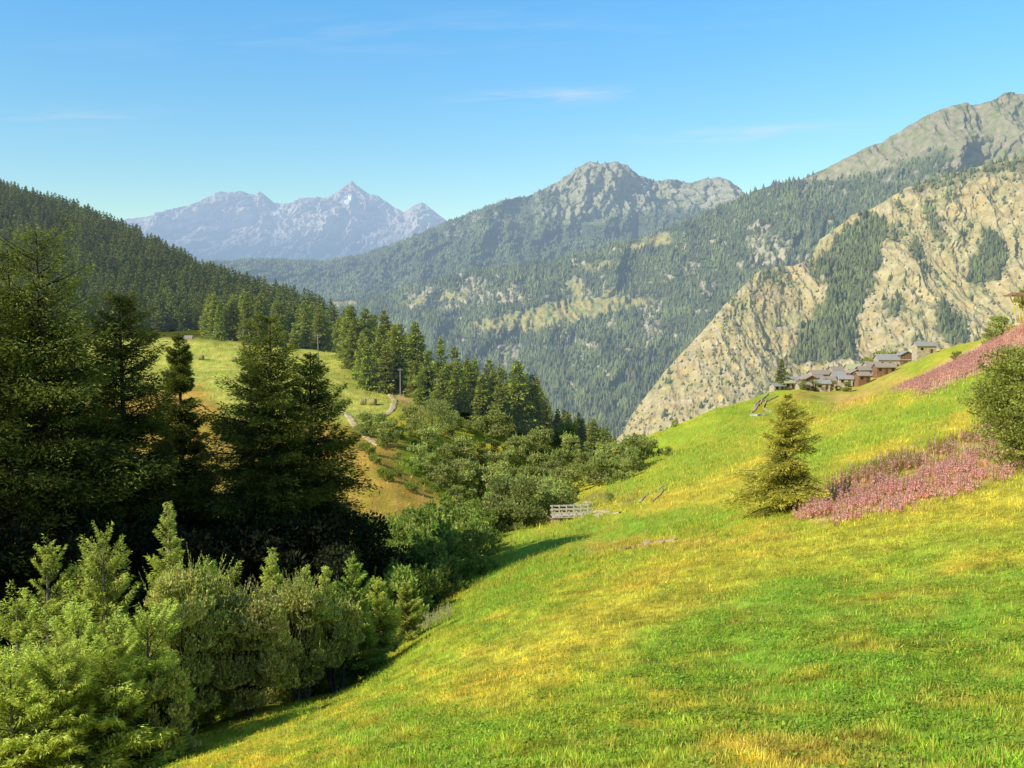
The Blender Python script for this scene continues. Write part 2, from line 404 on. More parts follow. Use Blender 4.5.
# forested valley side and the high right summit
DSK = [(250,330),(300,306),(330,302),(370,300),(400,291),(440,278),(480,269),(520,264),(560,258),(600,248),(650,236),(700,215),(740,197),(770,186),(800,180),(830,166),
       (860,150),(880,143),(900,130),(920,118),(940,110),(965,104),(975,106),(985,104),(1000,95),(1010,93),(1024,96),(1060,80),(1200,60)]
def dcols():
    out = []
    for a, b in DSK:
        bot = np.interp(a, [250, 330, 450, 620, 1200], [350, 372, 440, 500, 520])
        out.append((a, b, np.interp(a, [250, 400, 700, 850, 1200], [4300, 4200, 3900, 3700, 3400]), bot, np.interp(a, [250, 450, 620, 1200], [2900, 2500, 2100, 2000])))
    return out
CLIFFS = [[(400,295),(425,288),(520,292),(530,300),(440,312),(405,305)],[(560,330),(600,345),(590,352),(558,338)],[(640,300),(665,300),(655,345),(645,350)],[(745,238),(765,232),(790,240),(785,262),(752,272)],[(455,288),(470,276),(488,280),(480,300),(465,305)],[(495,345),(520,340),(520,365),(498,368)],
          [(505,282),(525,284),(520,292),(507,292)],[(683,260),(700,262),(695,275),(684,272)],[(565,285),(580,278),(600,300),(580,305)],[(430,285),(445,290),(440,310),(432,308)],
          [(610,290),(618,288),(616,302),(610,303)],[(700,280),(715,285),(710,298),(700,296)],[(652,320),(660,318),(655,345),(650,345)]]
PASTS = [[(470,322),(520,312),(560,300),(650,296),(655,303),(600,314),(540,330),(480,332)],[(640,238),(668,232),(674,240),(650,246)],[(515,318),(560,306),(640,298),(632,308),(580,320),(530,327)],[(568,282),(580,278),(582,298),(566,300)],[(606,288),(618,290),(616,300),(604,302)],
         [(625,245),(668,236),(670,242),(635,250)],[(565,250),(575,245),(582,250),(572,254)],[(400,300),(470,290),(468,297),(400,306)],
         [(330,300),(360,297),(356,306),(335,308)],[(565,270),(600,262),(625,260),(600,270)]]
ALP = [(800,182),(830,160),(900,120),(1024,80),(1230,40),(1230,200),(1024,170),(930,180),(880,182),(872,172),(850,178),(820,180)]
def fmask_d(px, py, X, Y, Z):
    n = fbm(px / 30, py / 18, 5, 91); n2 = fbm(px / 8, py / 7, 3, 93)
    m = 1 - poly(px + 7 * n, py + 5 * n, ALP, 4)
    m = np.maximum(m, poly(px + 10 * n2, py + 6 * n2, [(868,184),(880,172),(905,163),(945,148),(955,160),(935,178)], 4) * .9)
    m = m * ss(0, 9, py - np.interp(px, [a for a, b in DSK], [b for a, b in DSK])) ** np.where(px > 820, 1, 0)
    n4 = ss(-.22, .12, fbm(px / 3.2, py / 8, 3, 97))
    for p in CLIFFS: m = m * (1 - poly(px + 5 * n2, py + 5 * n2, p, 4) * n4)
    for p in PASTS: m = m * (1 - poly(px + 6 * n2, py + 6 * n2, p, 3) * np.clip(.85 + n4, 0, 1))
    m = m * (1 - ss(.30, .46, n2 * .8 + n * .7) * .9)
    return m, n, n2
def col_d(px, py, X, Y, Z, r):
    m, n, n2 = fmask_d(px, py, X, Y, Z)
    rock = L3(C(.24,.22,.12), C(.50,.42,.25), 0.5 + 1.6 * n2 + .6 * r)
    alp = L3(C(.22,.24,.08), C(.34,.28,.17), 0.5 + 2 * n2 + .3 * r)
    gr = alp
    c = L3(gr, rock, ss(150, 240, py))
    for p in PASTS: c = L3(c, L3(R_PAST * C(1.2,1.0,1.0), C(.24,.28,.09), .25 + n2 * 2), poly(px + 4 * n2, py + 3 * n2, p, 3))
    c = L3(c, C(.50,.42,.30), poly(px, py + 2 * n2, [(870,183),(900,178),(935,174),(935,179),(900,184)], 2) * .8)
    return L3(c, R_FOR + 0 * n[..., None], m)
dG = mountain('valley_side', dcols(), 300, (250, 1200), 900, 260, 330, 22, col_d, M_hill, 303)

# ochre rocky mountainside on the right
ESK = [(560,520),(600,456),(620,433),(632,412),(645,395),(662,372),(690,342),(724,304),(745,284),(759,271),(775,267),(791,266),(812,258),(818,240),(835,228),(851,215),(866,211),(880,203),(900,190),
       (935,178),(965,170),(1000,160),(1024,156),(1100,130),(1250,100)]
def ecols():
    return [(a, b, np.interp(a, [560, 760, 850, 1200], [1500, 1950, 2150, 2250]), np.interp(a, [560, 700, 1250], [560, 520, 520]), np.interp(a, [560, 1250], [1350, 1250])) for a, b in ESK]
ETREE = [[(862,210),(888,222),(882,250),(872,290),(864,300),(848,360),(792,366),(798,335),(826,300),(836,268),(848,240)],
         [(963,280),(985,228),(1005,240),(1006,262),(998,280),(975,285)],[(940,300),(965,320),(968,345),(950,345),(935,330)],[(925,195),(933,205),(945,230),(945,245),(932,240),(926,215)],
         [(910,240),(920,237),(922,258),(912,260)],[(885,228),(900,225),(902,236),(887,236)],[(815,262),(860,215),(870,215),(845,250),(820,285),(812,275)],[(1005,180),(1024,160),(1060,150),(1060,172)],
         [(935,178),(1024,157),(1060,140),(1060,160),(1000,172),(945,188),(900,196)],[(770,268),(782,270),(778,284),(768,282)],[(884,300),(905,295),(900,318),(885,320)]]
def fmask_e(px, py, X, Y, Z):
    n = fbm(px / 26, py / 22, 5, 191); n2 = fbm(px / 7, py / 9, 4, 193)
    m = np.zeros(px.shape)
    for i, p in enumerate(ETREE): m = np.maximum(m, poly(px + 9 * n2, py + 9 * n2, p, 4) * (1 if i in (0, 1, 2, 6) else .7))
    right = ss(840, 880, px)
    m = np.maximum(m, ss(.22, .42, n * .7 + n2 * .6) * (0.25 + .55 * right))
    return m, n, n2
def col_e(px, py, X, Y, Z, r):
    m, n, n2 = fmask_e(px, py, X, Y, Z)
    st = fbm((px + py * .9) / 9, (py - px * .6) / 60, 4, 195)
    c = L3(R_OCH, C(.42,.38,.14), .45 + 1.2 * n + .8 * st)
    c = L3(c, C(.53,.43,.25), ss(.1, .5, n2 + .35 * r + .5 * st) * .8)
    c = L3(c, C(.60,.50,.24), ss(.15, .4, st + .3 * n) * ss(860, 900, px) * .6)
    c = L3(c, C(.27,.21,.15), ss(.25, .5, -n2 - .3 * st) * .7)
    return L3(c, C(.07,.09,.03), m * .85)
eG = mountain('rocky_mountainside', ecols(), 420, (560, 1250), 1100, 75, 190, 8, col_e, M_hill, 404)

# ------------------------------------------------------------------ far forests (uncountable)
def cones(P, H, R, col, k=5):
    n = len(P); a = rng.uniform(0, 6.28, n)[:, None] + np.arange(k) * 2 * math.pi / k
    rr = R[:, None] * rng.uniform(.75, 1.25, (n, k))
    base = np.stack([P[:, None, 0] + rr * np.cos(a), P[:, None, 1] + rr * np.sin(a), P[:, None, 2] + 0.08 * H[:, None] * rng.uniform(0, 2, (n, k))], -1)
    top = P + np.stack([0 * H, 0 * H, H], -1)
    V = np.concatenate([base, top[:, None]], 1)
    i = (np.arange(n) * (k + 1))[:, None]
    tr = np.stack([np.broadcast_to(i + np.arange(k), (n, k)), np.broadcast_to(i + (np.arange(k) + 1) % k, (n, k)), np.broadcast_to(i + k, (n, k))], -1).reshape(-1, 3)
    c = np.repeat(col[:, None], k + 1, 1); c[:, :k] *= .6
    return V.reshape(-1, 3), tr, c.reshape(-1, 3)
def far_forest(name, G, maskfn, n, hr, rr, label, pxlim=(0, 1024), base=C(.20,.225,.07)):
    X, Y, Z = G; nt, nc = X.shape
    i = rng.integers(0, nt - 1, n * 6); j = rng.integers(0, nc - 1, n * 6); fi = rng.random(n * 6); fj = rng.random(n * 6)
    def bl(A): return (A[i, j] * (1 - fi) + A[i + 1, j] * fi) * (1 - fj) + (A[i, j + 1] * (1 - fi) + A[i + 1, j + 1] * fi) * fj
    P = np.stack([bl(X), bl(Y), bl(Z)], -1)
    px, py = pix(P[:, 0], P[:, 1], P[:, 2])
    ok = (px > pxlim[0] - 30) & (px < pxlim[1] + 30) & (py < 460)
    P, px, py = P[ok], px[ok], py[ok]
    m = maskfn(px, py, P[:, 0], P[:, 1], P[:, 2])
    keep = rng.random(len(P)) < m * (.75 + .6 * fbm(px / 12, py / 9, 3, 77)); P = P[keep][:n]; px = px[keep][:n]; py = py[keep][:n]
    H = rng.uniform(*hr, len(P)); R = H * rng.uniform(*rr, len(P))
    v = fbm(px / 26, py / 16, 5, 7)
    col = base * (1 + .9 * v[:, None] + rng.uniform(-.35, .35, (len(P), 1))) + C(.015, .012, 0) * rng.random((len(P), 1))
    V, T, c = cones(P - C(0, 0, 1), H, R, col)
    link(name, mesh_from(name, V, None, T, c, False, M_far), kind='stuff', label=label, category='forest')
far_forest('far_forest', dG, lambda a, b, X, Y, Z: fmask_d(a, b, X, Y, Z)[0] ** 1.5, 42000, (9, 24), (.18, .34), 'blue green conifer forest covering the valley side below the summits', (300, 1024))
def fc(px, py, X, Y, Z):
    n = fbm(px / 22, py / 12, 5, 61)
    alp = poly(px + 8 * n, py + 10 * n, [(540,185),(590,150),(640,160),(740,170),(760,205),(720,212),(660,205),(600,222),(560,222),(530,212),(560,200)], 6)
    return (1 - alp * .93) * (1 - .5 * ss(0, .3, n) * ss(250, 215, py))
far_forest('far_forest', cenG, fc, 26000, (11, 20), (.3, .42), 'hazy forest on the flanks of the central mountain', (200, 760))
far_forest('mountain_scrub', eG, lambda a, b, X, Y, Z: .08 + .9 * ss(.0, .4, fbm(a / 9, b / 9, 3, 333)) * ss(-.1, .2, fbm(a / 50, b / 50, 2, 334)), 9000, (2.5, 6), (.4, .6), 'scattered small dark scrub dotting the ochre mountainside', (600, 1024))
far_forest('far_forest', eG, lambda a, b, X, Y, Z: fmask_e(a, b, X, Y, Z)[0] ** 1.6, 9500, (8, 17), (.2, .34), 'dark tree patches in the gullies of the ochre mountainside', (600, 1024))

# ------------------------------------------------------------------ plant builders
def rot_frame(D):
    "two unit vectors normal to each row of D"
    up = np.where(np.abs(D[:, 2:3]) > .9, C(1, 0, 0), C(0, 0, 1)); A = np.cross(D, up); A /= np.linalg.norm(A, axis=1, keepdims=True) + 1e-9
    return A, np.cross(A, D)
def unit(a): return a / (np.linalg.norm(a, axis=-1, keepdims=True) + 1e-9)
def leaves(P, D, Ln, Wd, roll=None):
    "rhombic leaf quads starting at P along D"
    n = len(P); D = unit(D); A, B = rot_frame(D)
    a = rng.uniform(0, 2 * math.pi, n) if roll is None else roll
    S = A * np.cos(a)[:, None] + B * np.sin(a)[:, None]
    Ln = np.broadcast_to(Ln, n)[:, None]; Wd = np.broadcast_to(Wd, n)[:, None]
    V = np.stack([P, P + D * Ln * .45 + S * Wd / 2, P + D * Ln, P + D * Ln * .45 - S * Wd / 2], 1)
    return V.reshape(-1, 3), np.arange(n * 4).reshape(n, 4)
def tubes(A0, A1, R0, R1, k=4):
    n = len(A0); D = unit(A1 - A0); S, B = rot_frame(D)
    a = np.arange(k) * 2 * math.pi / k
    ring = S[:, None] * np.cos(a)[None, :, None] + B[:, None] * np.sin(a)[None, :, None]
    V = np.concatenate([A0[:, None] + ring * np.broadcast_to(R0, n)[:, None, None], A1[:, None] + ring * np.broadcast_to(R1, n)[:, None, None]], 1)
    i = (np.arange(n) * 2 * k)[:, None]; j = np.arange(k); j2 = (j + 1) % k
    q = np.stack([i + j, i + j2, i + k + j2, i + k + j], -1).reshape(-1, 4)
    return V.reshape(-1, 3), q
class MB:
    def __init__(s): s.V = []; s.Q = []; s.T = []; s.C = []; s.n = 0
    def add(s, V, Q=None, T=None, col=None):
        V = np.asarray(V, float).reshape(-1, 3)
        if Q is not None: s.Q.append(np.asarray(Q).reshape(-1, 4) + s.n)
        if T is not None: s.T.append(np.asarray(T).reshape(-1, 3) + s.n)
        s.C.append(np.broadcast_to(np.asarray((.5, .5, .5) if col is None else col, float), (len(V), 3))); s.V.append(V); s.n += len(V)
    def box(s, c, d, rz=0, col=None, taper=1.0):
        x, y, z = [v / 2 for v in d]; ca, sa = math.cos(rz), math.sin(rz)
        P = np.array([(sx * x * (taper if sz > 0 else 1), sy * y * (taper if sz > 0 else 1), sz * z) for sz in (-1, 1) for sx, sy in ((-1, -1), (1, -1), (1, 1), (-1, 1))])
        P = np.stack([P[:, 0] * ca - P[:, 1] * sa, P[:, 0] * sa + P[:, 1] * ca, P[:, 2]], -1) + np.array(c)
        s.add(P, [(0,3,2,1),(4,5,6,7),(0,1,5,4),(1,2,6,5),(2,3,7,6),(3,0,4,7)], None, col)
    def tube(s, pts, rad, k=8, col=None):
        pts = np.array(pts, float); rad = np.broadcast_to(rad, len(pts)); n = len(pts)
        D = unit(np.gradient(pts, axis=0)); S, B = rot_frame(D); a = np.arange(k) * 2 * math.pi / k
        V = pts[:, None] + (S[:, None] * np.cos(a)[None, :, None] + B[:, None] * np.sin(a)[None, :, None]) * rad[:, None, None]
        i = (np.arange(n - 1) * k)[:, None]; j = np.arange(k); j2 = (j + 1) % k
        q = np.stack([i + j, i + j2, i + k + j2, i + k + j], -1).reshape(-1, 4)
        s.add(V.reshape(-1, 3), q, None, col)
        for e, o in ((0, 1), (n - 1, -1)):
            b = s.n; s.add(np.vstack([V[e], pts[e][None]]), None, [((x, (x + 1) % k, k) if o < 0 else ((x + 1) % k, x, k)) for x in range(k)], col)
    def mesh(s, name, mat, smooth=False):
        return mesh_from(name, np.vstack(s.V), np.vstack(s.Q) if s.Q else None, np.vstack(s.T) if s.T else None, np.vstack(s.C), smooth, mat)

def conifer(H, R, nb, per, leaf, droop=.35, base=.06, col=C(.08,.12,.03), asp=.28, power=.85, upt=35, upb=-12, lean=.02, gaps=.0, mat=None, bark=None, tufty=1.0, nospike=False, wf=.34, dark=0.0):
    "returns trunk mesh, crown mesh"
    mat = mat or M_larch; bark = bark or M_bark
    tk = MB(); k = 9
    hs = np.linspace(0, 1, k); wob = np.cumsum(rng.normal(0, lean, (k, 2)) * H / k, 0); wob[0] = 0
    tp = np.stack([wob[:, 0], wob[:, 1], hs * H * .985 - .3], -1)
    tk.tube(tp, H * .018 * (1 - hs * .94) + .01, 8)
    cr = MB()
    t = base + (1 - base) * np.sort(rng.random(nb) ** .9); t = np.minimum(t, .985)
    az = np.arange(nb) * 2.39996 + rng.normal(0, .5, nb)
    big = 1 + .22 * np.sin(az * 2 + t * 11 + rng.uniform(0, 6)) + .15 * np.sin(az + t * 5)
    prof = (1 - t) ** power * np.minimum(1, .55 + 3.2 * (t - base + .04))
    L = R * prof * rng.uniform(.62, 1.15, nb) * big + .02 * H * .5 * (1 - t) ** .3
    if gaps: L *= np.where(rng.random(nb) < gaps, .45, 1)
    el = np.radians(upb + (upt - upb) * t ** 1.3 + rng.normal(0, 8, nb))
    o = np.stack([np.cos(az), np.sin(az)], -1)
    base_p = np.stack([np.interp(t, hs, tp[:, 0]), np.interp(t, hs, tp[:, 1]), np.interp(t, hs, tp[:, 2])], -1)
    def bp(i, s):
        l = L[i] * s
        z = l * np.tan(el[i]) - droop * (1 - t[i]) * l * s + .30 * droop * l * s ** 3
        return base_p[i] + np.stack([o[i, 0] * l, o[i, 1] * l, z], -1)
    ib = np.arange(nb)
    p0, p1, p2 = bp(ib, np.full(nb, 0.)), bp(ib, np.full(nb, .5)), bp(ib, np.full(nb, .97))
    r0 = np.clip(L * .018, .008, .12)
    for a, b_, ra, rb in ((p0, p1, r0, r0 * .6), (p1, p2, r0 * .6, r0 * .15)):
        V, Q = tubes(a, b_, ra, rb, 3); cr.add(V, Q, None, C(.05,.04,.03))
    n = nb * per
    w = L / L.sum(); i = rng.choice(nb, n, p=w)
    s = .04 + .96 * rng.random(n) ** .8
    P = bp(i, s); lat = np.stack([-o[i, 1], o[i, 0], 0 * s], -1)
    wid = (wf * L[i] * np.sin(np.clip(s * 1.15, 0, 1) * 2.6) + .10 * L[i]).clip(.04)
    q = rng.uniform(-1, 1, n)
    P = P + lat * (q * wid)[:, None] + rng.normal(0, .035, (n, 3)) * L[i][:, None]
    P[:, 2] -= (np.abs(q) * wid * .35) + rng.random(n) ** 2 * .10 * L[i] * tufty
    D = np.stack([o[i, 0], o[i, 1], 0 * s], -1) * 0.8 + lat * (q * 1.1)[:, None] + rng.normal(0, .45, (n, 3)); D[:, 2] += .15 * (t[i] - .3) - .1
    sz = leaf * rng.uniform(.6, 1.4, n) * (1.15 - .62 * t[i])
    V, Q = leaves(P, D, sz, sz * asp)
    shade = (.38 + .85 * s) * rng.uniform(.7, 1.3, n)  # crown shading put into needle colour: dark inside, lighter branch tips
    shade = shade * (1 - dark * (1 - t[i]) ** 1.2)  # lower crown darkened, shade painted into the needle colour
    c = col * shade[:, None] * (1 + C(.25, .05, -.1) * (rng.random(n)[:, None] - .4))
    cr.add(V, Q, None, np.repeat(c, 4, 0))
    if not nospike:      # leader shoot and the needles round it
        m = 26; zt = rng.uniform(.93, 1.0, m)
        Pp = np.stack([np.interp(zt, hs, tp[:, 0]), np.interp(zt, hs, tp[:, 1]), zt * H * .985 - .3], -1)
        V, Q = leaves(Pp, np.stack([rng.normal(0, .6, m), rng.normal(0, .6, m), np.full(m, 1.1)], -1), leaf * .4, leaf * asp * .4); cr.add(V, Q, None, col * 1.2)
    return tk.mesh('trunk', bark, True), cr.mesh('crown', mat)

def shrub(H, Wd, blobs, n, leaf, col=C(.10,.14,.04), stems=5, col2=None, low=.12, mat=None, asp=.5, spiky=0.0, bark=None, flat=.8, rbs=1.0):
    mat = mat or M_leafy; bark = bark or M_barkpale
    tk = MB(); cr = MB()
    th = rng.uniform(0, 6.28, blobs); hh = low + (1 - low) * rng.random(blobs) ** (1.1 if low < .05 else .75)
    rr = Wd / 2 * np.sqrt(rng.random(blobs)) * np.sin(np.clip(.75 + hh * 1.8, 0, 3.0)) ** .8
    rb = rng.uniform(.14, .26, blobs) * rbs * (H + Wd) / 2 * .9
    B = np.stack([rr * np.cos(th), rr * np.sin(th), np.minimum(hh * H, H - rb * .75)], -1); B[:, 2] = np.maximum(B[:, 2], rb * .6)
    B[0] = (0, 0, H - rb[0] * .8)
    tops = rng.choice(blobs, stems)
    for s in range(stems):
        a = rng.uniform(0, 6.28); r0 = rng.uniform(0, .08) * Wd; e = B[tops[s]]
        p0 = C(r0 * math.cos(a), r0 * math.sin(a), -.3); p1 = p0 * .6 + e * .4 + C(0, 0, .08 * H)
        tk.tube([p0, (p0 + p1) / 2 + rng.normal(0, .02, 3) * H, p1, e], [.014 * H + .015, .011 * H + .01, .008 * H + .006, .003 * H], 6)
    i0 = B[tops[rng.integers(0, stems, blobs)]] * .45
    V, Q = tubes(i0, B, .006 * H + .004, .002 * H + .002, 3); cr.add(V, Q, None, C(.06,.05,.035))
    w = rb ** 2; i = rng.choice(blobs, n, p=w / w.sum())
    d = unit(rng.normal(0, 1, (n, 3))); d[:, 2] = np.where(d[:, 2] < -.3, d[:, 2] * .5, d[:, 2])
    rad = rb[i] * (1 - np.abs(rng.normal(0, .17, n))) * (1 + .22 * vn(d[:, 0] * 3 + i, d[:, 1] * 3 + d[:, 2] * 2, 5))
    P = B[i] + d * rad[:, None] * C(1, 1, flat)
    P[:, 2] = np.maximum(P[:, 2], .03)
    D = d * .8 + rng.normal(0, .6, (n, 3)); D[:, 2] += spiky + .1
    sz = leaf * rng.uniform(.6, 1.4, n) * (1 + spiky * .5 * rng.random(n))
    if spiky:            # upright leafy shoots that break the outline
        ns = int(blobs * 5 * spiky); bi = rng.integers(0, blobs, ns); dd = unit(np.stack([rng.normal(0, .7, ns), rng.normal(0, .7, ns), rng.random(ns) + .25], -1))
        s0 = B[bi] + dd * rb[bi][:, None] * .8; s1 = s0 + (dd * .8 + C(0, 0, .8)) * (H * rng.uniform(.04, .13, ns))[:, None]
        V, Q = tubes(s0, s1, .012, .004, 3); cr.add(V, Q, None, C(.2,.2,.08))
        j = np.repeat(np.arange(ns), 22); tt = rng.random(len(j)); D2 = (s1 - s0)[j] * 1.2 / H * 8 + rng.normal(0, .5, (len(j), 3))
        z2 = leaf * rng.uniform(.5, 1.1, len(j)) * (1.2 - .6 * tt); V, Q = leaves(s0[j] + (s1 - s0)[j] * tt[:, None], D2, z2, z2 * asp)
        cr.add(V, Q, None, np.repeat(col * rng.uniform(.9, 1.4, (len(j), 1)), 4, 0))
    V, Q = leaves(P - unit(D) * (sz * .5)[:, None], D, sz, sz * asp)
    bv = rng.uniform(.75, 1.25, blobs); c2 = col if col2 is None else col2
    inn = np.clip(rad / rb[i] * 1.15 - .15, .35, 1.1)  # inner leaves darker: self-shade of the bush put into leaf colour
    f = np.clip(rng.random(blobs)[i] * .7 + rng.random(n) * .3, 0, 1)[:, None]
    c = (col * (1 - f) + c2 * f) * (inn * bv[i] * rng.uniform(.7, 1.3, n))[:, None]
    cr.add(V, Q, None, np.repeat(c, 4, 0))
    return tk.mesh('trunk', bark, True), cr.mesh('crown', mat)

def plant(name, meshes, label, cat, loc, scale=1.0, rz=None, group=None, sx=1.0):
    rz = rng.uniform(0, 6.28) if rz is None else rz
    t = thing(name, label, cat, loc, rz, group)
    t.scale = (scale * sx, scale * sx, scale)
    link('trunk', meshes[0], t); link('crown', meshes[1], t)
    return t
def top_h(px, top, Y, z):
    return float(at(px, top, Y)[2]) - z

# ---- big dark larches on the left
LC = C(.20, .23, .04)
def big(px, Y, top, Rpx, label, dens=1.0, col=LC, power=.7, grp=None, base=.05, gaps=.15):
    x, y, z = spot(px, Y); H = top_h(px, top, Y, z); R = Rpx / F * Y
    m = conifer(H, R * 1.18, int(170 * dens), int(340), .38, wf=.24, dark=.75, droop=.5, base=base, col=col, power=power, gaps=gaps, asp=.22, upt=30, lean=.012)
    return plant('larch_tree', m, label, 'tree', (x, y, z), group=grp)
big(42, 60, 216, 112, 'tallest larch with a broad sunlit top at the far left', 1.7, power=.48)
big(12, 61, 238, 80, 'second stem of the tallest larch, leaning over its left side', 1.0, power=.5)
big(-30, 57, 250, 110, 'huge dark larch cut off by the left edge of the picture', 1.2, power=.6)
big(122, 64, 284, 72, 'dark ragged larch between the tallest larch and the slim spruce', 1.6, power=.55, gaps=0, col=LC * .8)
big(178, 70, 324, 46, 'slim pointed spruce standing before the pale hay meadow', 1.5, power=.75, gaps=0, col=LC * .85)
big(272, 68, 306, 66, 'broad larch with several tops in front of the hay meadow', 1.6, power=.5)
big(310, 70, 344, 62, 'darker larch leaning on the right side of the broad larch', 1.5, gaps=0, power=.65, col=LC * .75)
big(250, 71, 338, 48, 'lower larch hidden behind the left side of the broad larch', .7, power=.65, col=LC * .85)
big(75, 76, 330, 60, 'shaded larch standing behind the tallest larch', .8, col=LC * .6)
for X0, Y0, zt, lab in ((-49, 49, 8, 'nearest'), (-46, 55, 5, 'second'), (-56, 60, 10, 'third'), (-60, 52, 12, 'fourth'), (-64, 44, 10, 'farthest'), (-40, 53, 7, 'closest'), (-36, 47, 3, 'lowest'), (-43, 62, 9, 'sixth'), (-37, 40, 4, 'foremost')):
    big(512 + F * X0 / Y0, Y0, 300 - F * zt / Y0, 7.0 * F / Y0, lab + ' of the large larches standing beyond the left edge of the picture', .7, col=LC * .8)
# dark understorey below them
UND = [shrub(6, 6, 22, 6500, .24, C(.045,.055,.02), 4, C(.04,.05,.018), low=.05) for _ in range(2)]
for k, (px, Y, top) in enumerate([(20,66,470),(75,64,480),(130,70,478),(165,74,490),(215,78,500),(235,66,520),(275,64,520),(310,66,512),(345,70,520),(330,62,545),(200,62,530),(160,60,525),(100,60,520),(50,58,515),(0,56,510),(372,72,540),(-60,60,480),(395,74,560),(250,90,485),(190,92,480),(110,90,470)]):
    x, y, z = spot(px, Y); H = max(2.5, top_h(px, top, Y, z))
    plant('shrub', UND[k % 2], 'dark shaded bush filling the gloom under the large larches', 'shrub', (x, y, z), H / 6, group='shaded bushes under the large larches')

# ---- lit bushes and young larches at the lower left
YL = C(.55, .62, .12); WL = C(.58, .62, .15); WY = C(.72, .66, .24)
def young(px, Y, top, Rpx, label, dens=1.0, col=YL, power=.7):
    x, y, z = spot(px, Y); H = top_h(px, top, Y, z); R = Rpx / F * Y
    m = conifer(H, R * 1.12, int(85 * dens), int(300), .15, wf=.17, dark=.2, droop=.12, base=.02, col=col, power=power, asp=.24, upt=62, upb=8, lean=.012, mat=M_larch, bark=M_barkpale)
    return plant('young_larch', m, label, 'tree', (x, y, z))
def bush(px, Y, top, Wpx, label, col=WL, col2=WY, n=26000, leaf=.10, spiky=1.0, stems=9, blobs=70, low=.1):
    x, y, z = spot(px, Y); H = top_h(px, top, Y, z); W = Wpx / F * Y
    return plant('willow_bush', shrub(H, W, blobs, n, leaf, col, stems, col2, low=low, spiky=spiky, asp=.42, rbs=.62), label, 'shrub', (x, y, z), 1, rz=0)
young(36, 29, 533, 48, 'young larch with a pointed tip at the left edge of the bushes', 1.3)
young(96, 29.5, 524, 55, 'bright young larch, second from the left in the bush row', 1.6, power=.6)
young(5, 27, 585, 50, 'low young larch half outside the left edge', 1.0)
young(66, 26.5, 600, 62, 'wide low larch in front of the two leftmost young larches', 1.2, power=.55)
young(48, 24.8, 640, 52, 'low young larch at the bottom left, its branches reaching the frame', 1.2, power=.5)
young(-5, 24.5, 650, 60, 'young larch cut off by the bottom left corner', 1.0, power=.5)
young(104, 26, 628, 50, 'leafy young larch in front of the second bright larch', 1.2, power=.5)
young(138, 27.5, 600, 44, 'young larch with bare lower stems near the bottom of the picture', 1.1, power=.55)
bush(150, 27, 680, 70, 'low tangle of shrubs under the young larches at the bottom', n=11000, low=.02)
young(163, 33, 492, 36, 'slender young larch, tallest tip of the bush row', 1.2)
bush(178, 32, 572, 78, 'dense willow bush with a shaded right side below the tallest tip', n=22000)
young(202, 34, 546, 30, 'thin young larch right of the tallest tip of the bush row', .9)
young(226, 35.5, 556, 28, 'small young larch between the two willows', .9, col=YL * .9)
bush(243, 33, 598, 84, 'yellowish leafy willow in the middle of the bush row', col=WY, col2=WL, n=22000)
young(268, 38, 546, 32, 'young larch with a feathery top behind the yellowish willow', 1.1)
bush(292, 37, 590, 62, 'olive willow bush between the feathery larch and the multi stemmed tree', col=WL, n=15000)
young(300, 39, 560, 24, 'little young larch behind the olive willow', .9)
young(323, 40, 560, 26, 'narrow young larch near the right end of the bush row', 1.0, col=YL * 1.1)
young(350, 40.5, 550, 30, 'bright green young larch at the right end of the bush row', 1.1, col=C(.42,.54,.10))
young(376, 42, 572, 24, 'short young larch, last on the right of the bush row', 1.0)
bush(330, 38.5, 606, 66, 'small tree with several pale bare stems and olive leaves', n=14000, low=.4, blobs=45)
young(404, 48, 577, 18, 'small larch standing in the shade right of the bush row', .8, col=YL * .8)

# ---- lone larch on the meadow and right-hand bush
x, y, z = spot(788, 62); H = top_h(788, 388, 62, z)
m = conifer(H, 52 / F * 62, 150, 330, .24, wf=.24, droop=.7, base=.06, col=C(.52,.49,.085), power=.75, asp=.22, upt=35, upb=-4, gaps=.3)
plant('lone_larch', m, 'lone yellow green larch standing on the open meadow', 'tree', (x, y, z))
x, y, z = spot(1042, 54); H = top_h(1042, 343, 52, z)
plant('deciduous_bush', shrub(H * .96, 5.6, 110, 52000, .15, C(.34,.39,.07), 6, C(.46,.48,.11), low=.03), 'tall leafy bush cut off by the right edge of the picture', 'shrub', (x, y, z))

# ------------------------------------------------------------------ scattering helpers
def scatter(pts, ymin, ymax, gap, maxn, seed, off=0):
    "ground points whose picture position lies in the polygon, at least gap metres apart"
    r = np.random.default_rng(seed)
    px, py, X, Y = GPX.ravel(), GPY.ravel(), GX.ravel(), GY.ravel()
    ok = np.nonzero((Y > ymin) & (Y < ymax) & (px > min(p[0] for p in pts)) & (px < max(p[0] for p in pts)))[0]
    ok = ok[poly(px[ok], py[ok], pts) > .5]
    # equal area: grid cells grow with the square of the distance
    if not len(ok): print('EMPTY', pts[0]); return []
    w = Y[ok] ** 2; ok = r.choice(ok, min(len(ok), 30000), replace=False, p=w / w.sum())
    out = []
    for i in ok:
        x, y = X[i], Y[i]
        if all((x - a) ** 2 + (y - b) ** 2 > gap * gap for a, b, _ in out):
            out.append((x, y, GZ.ravel()[i]))
            if len(out) >= maxn: break
    return out

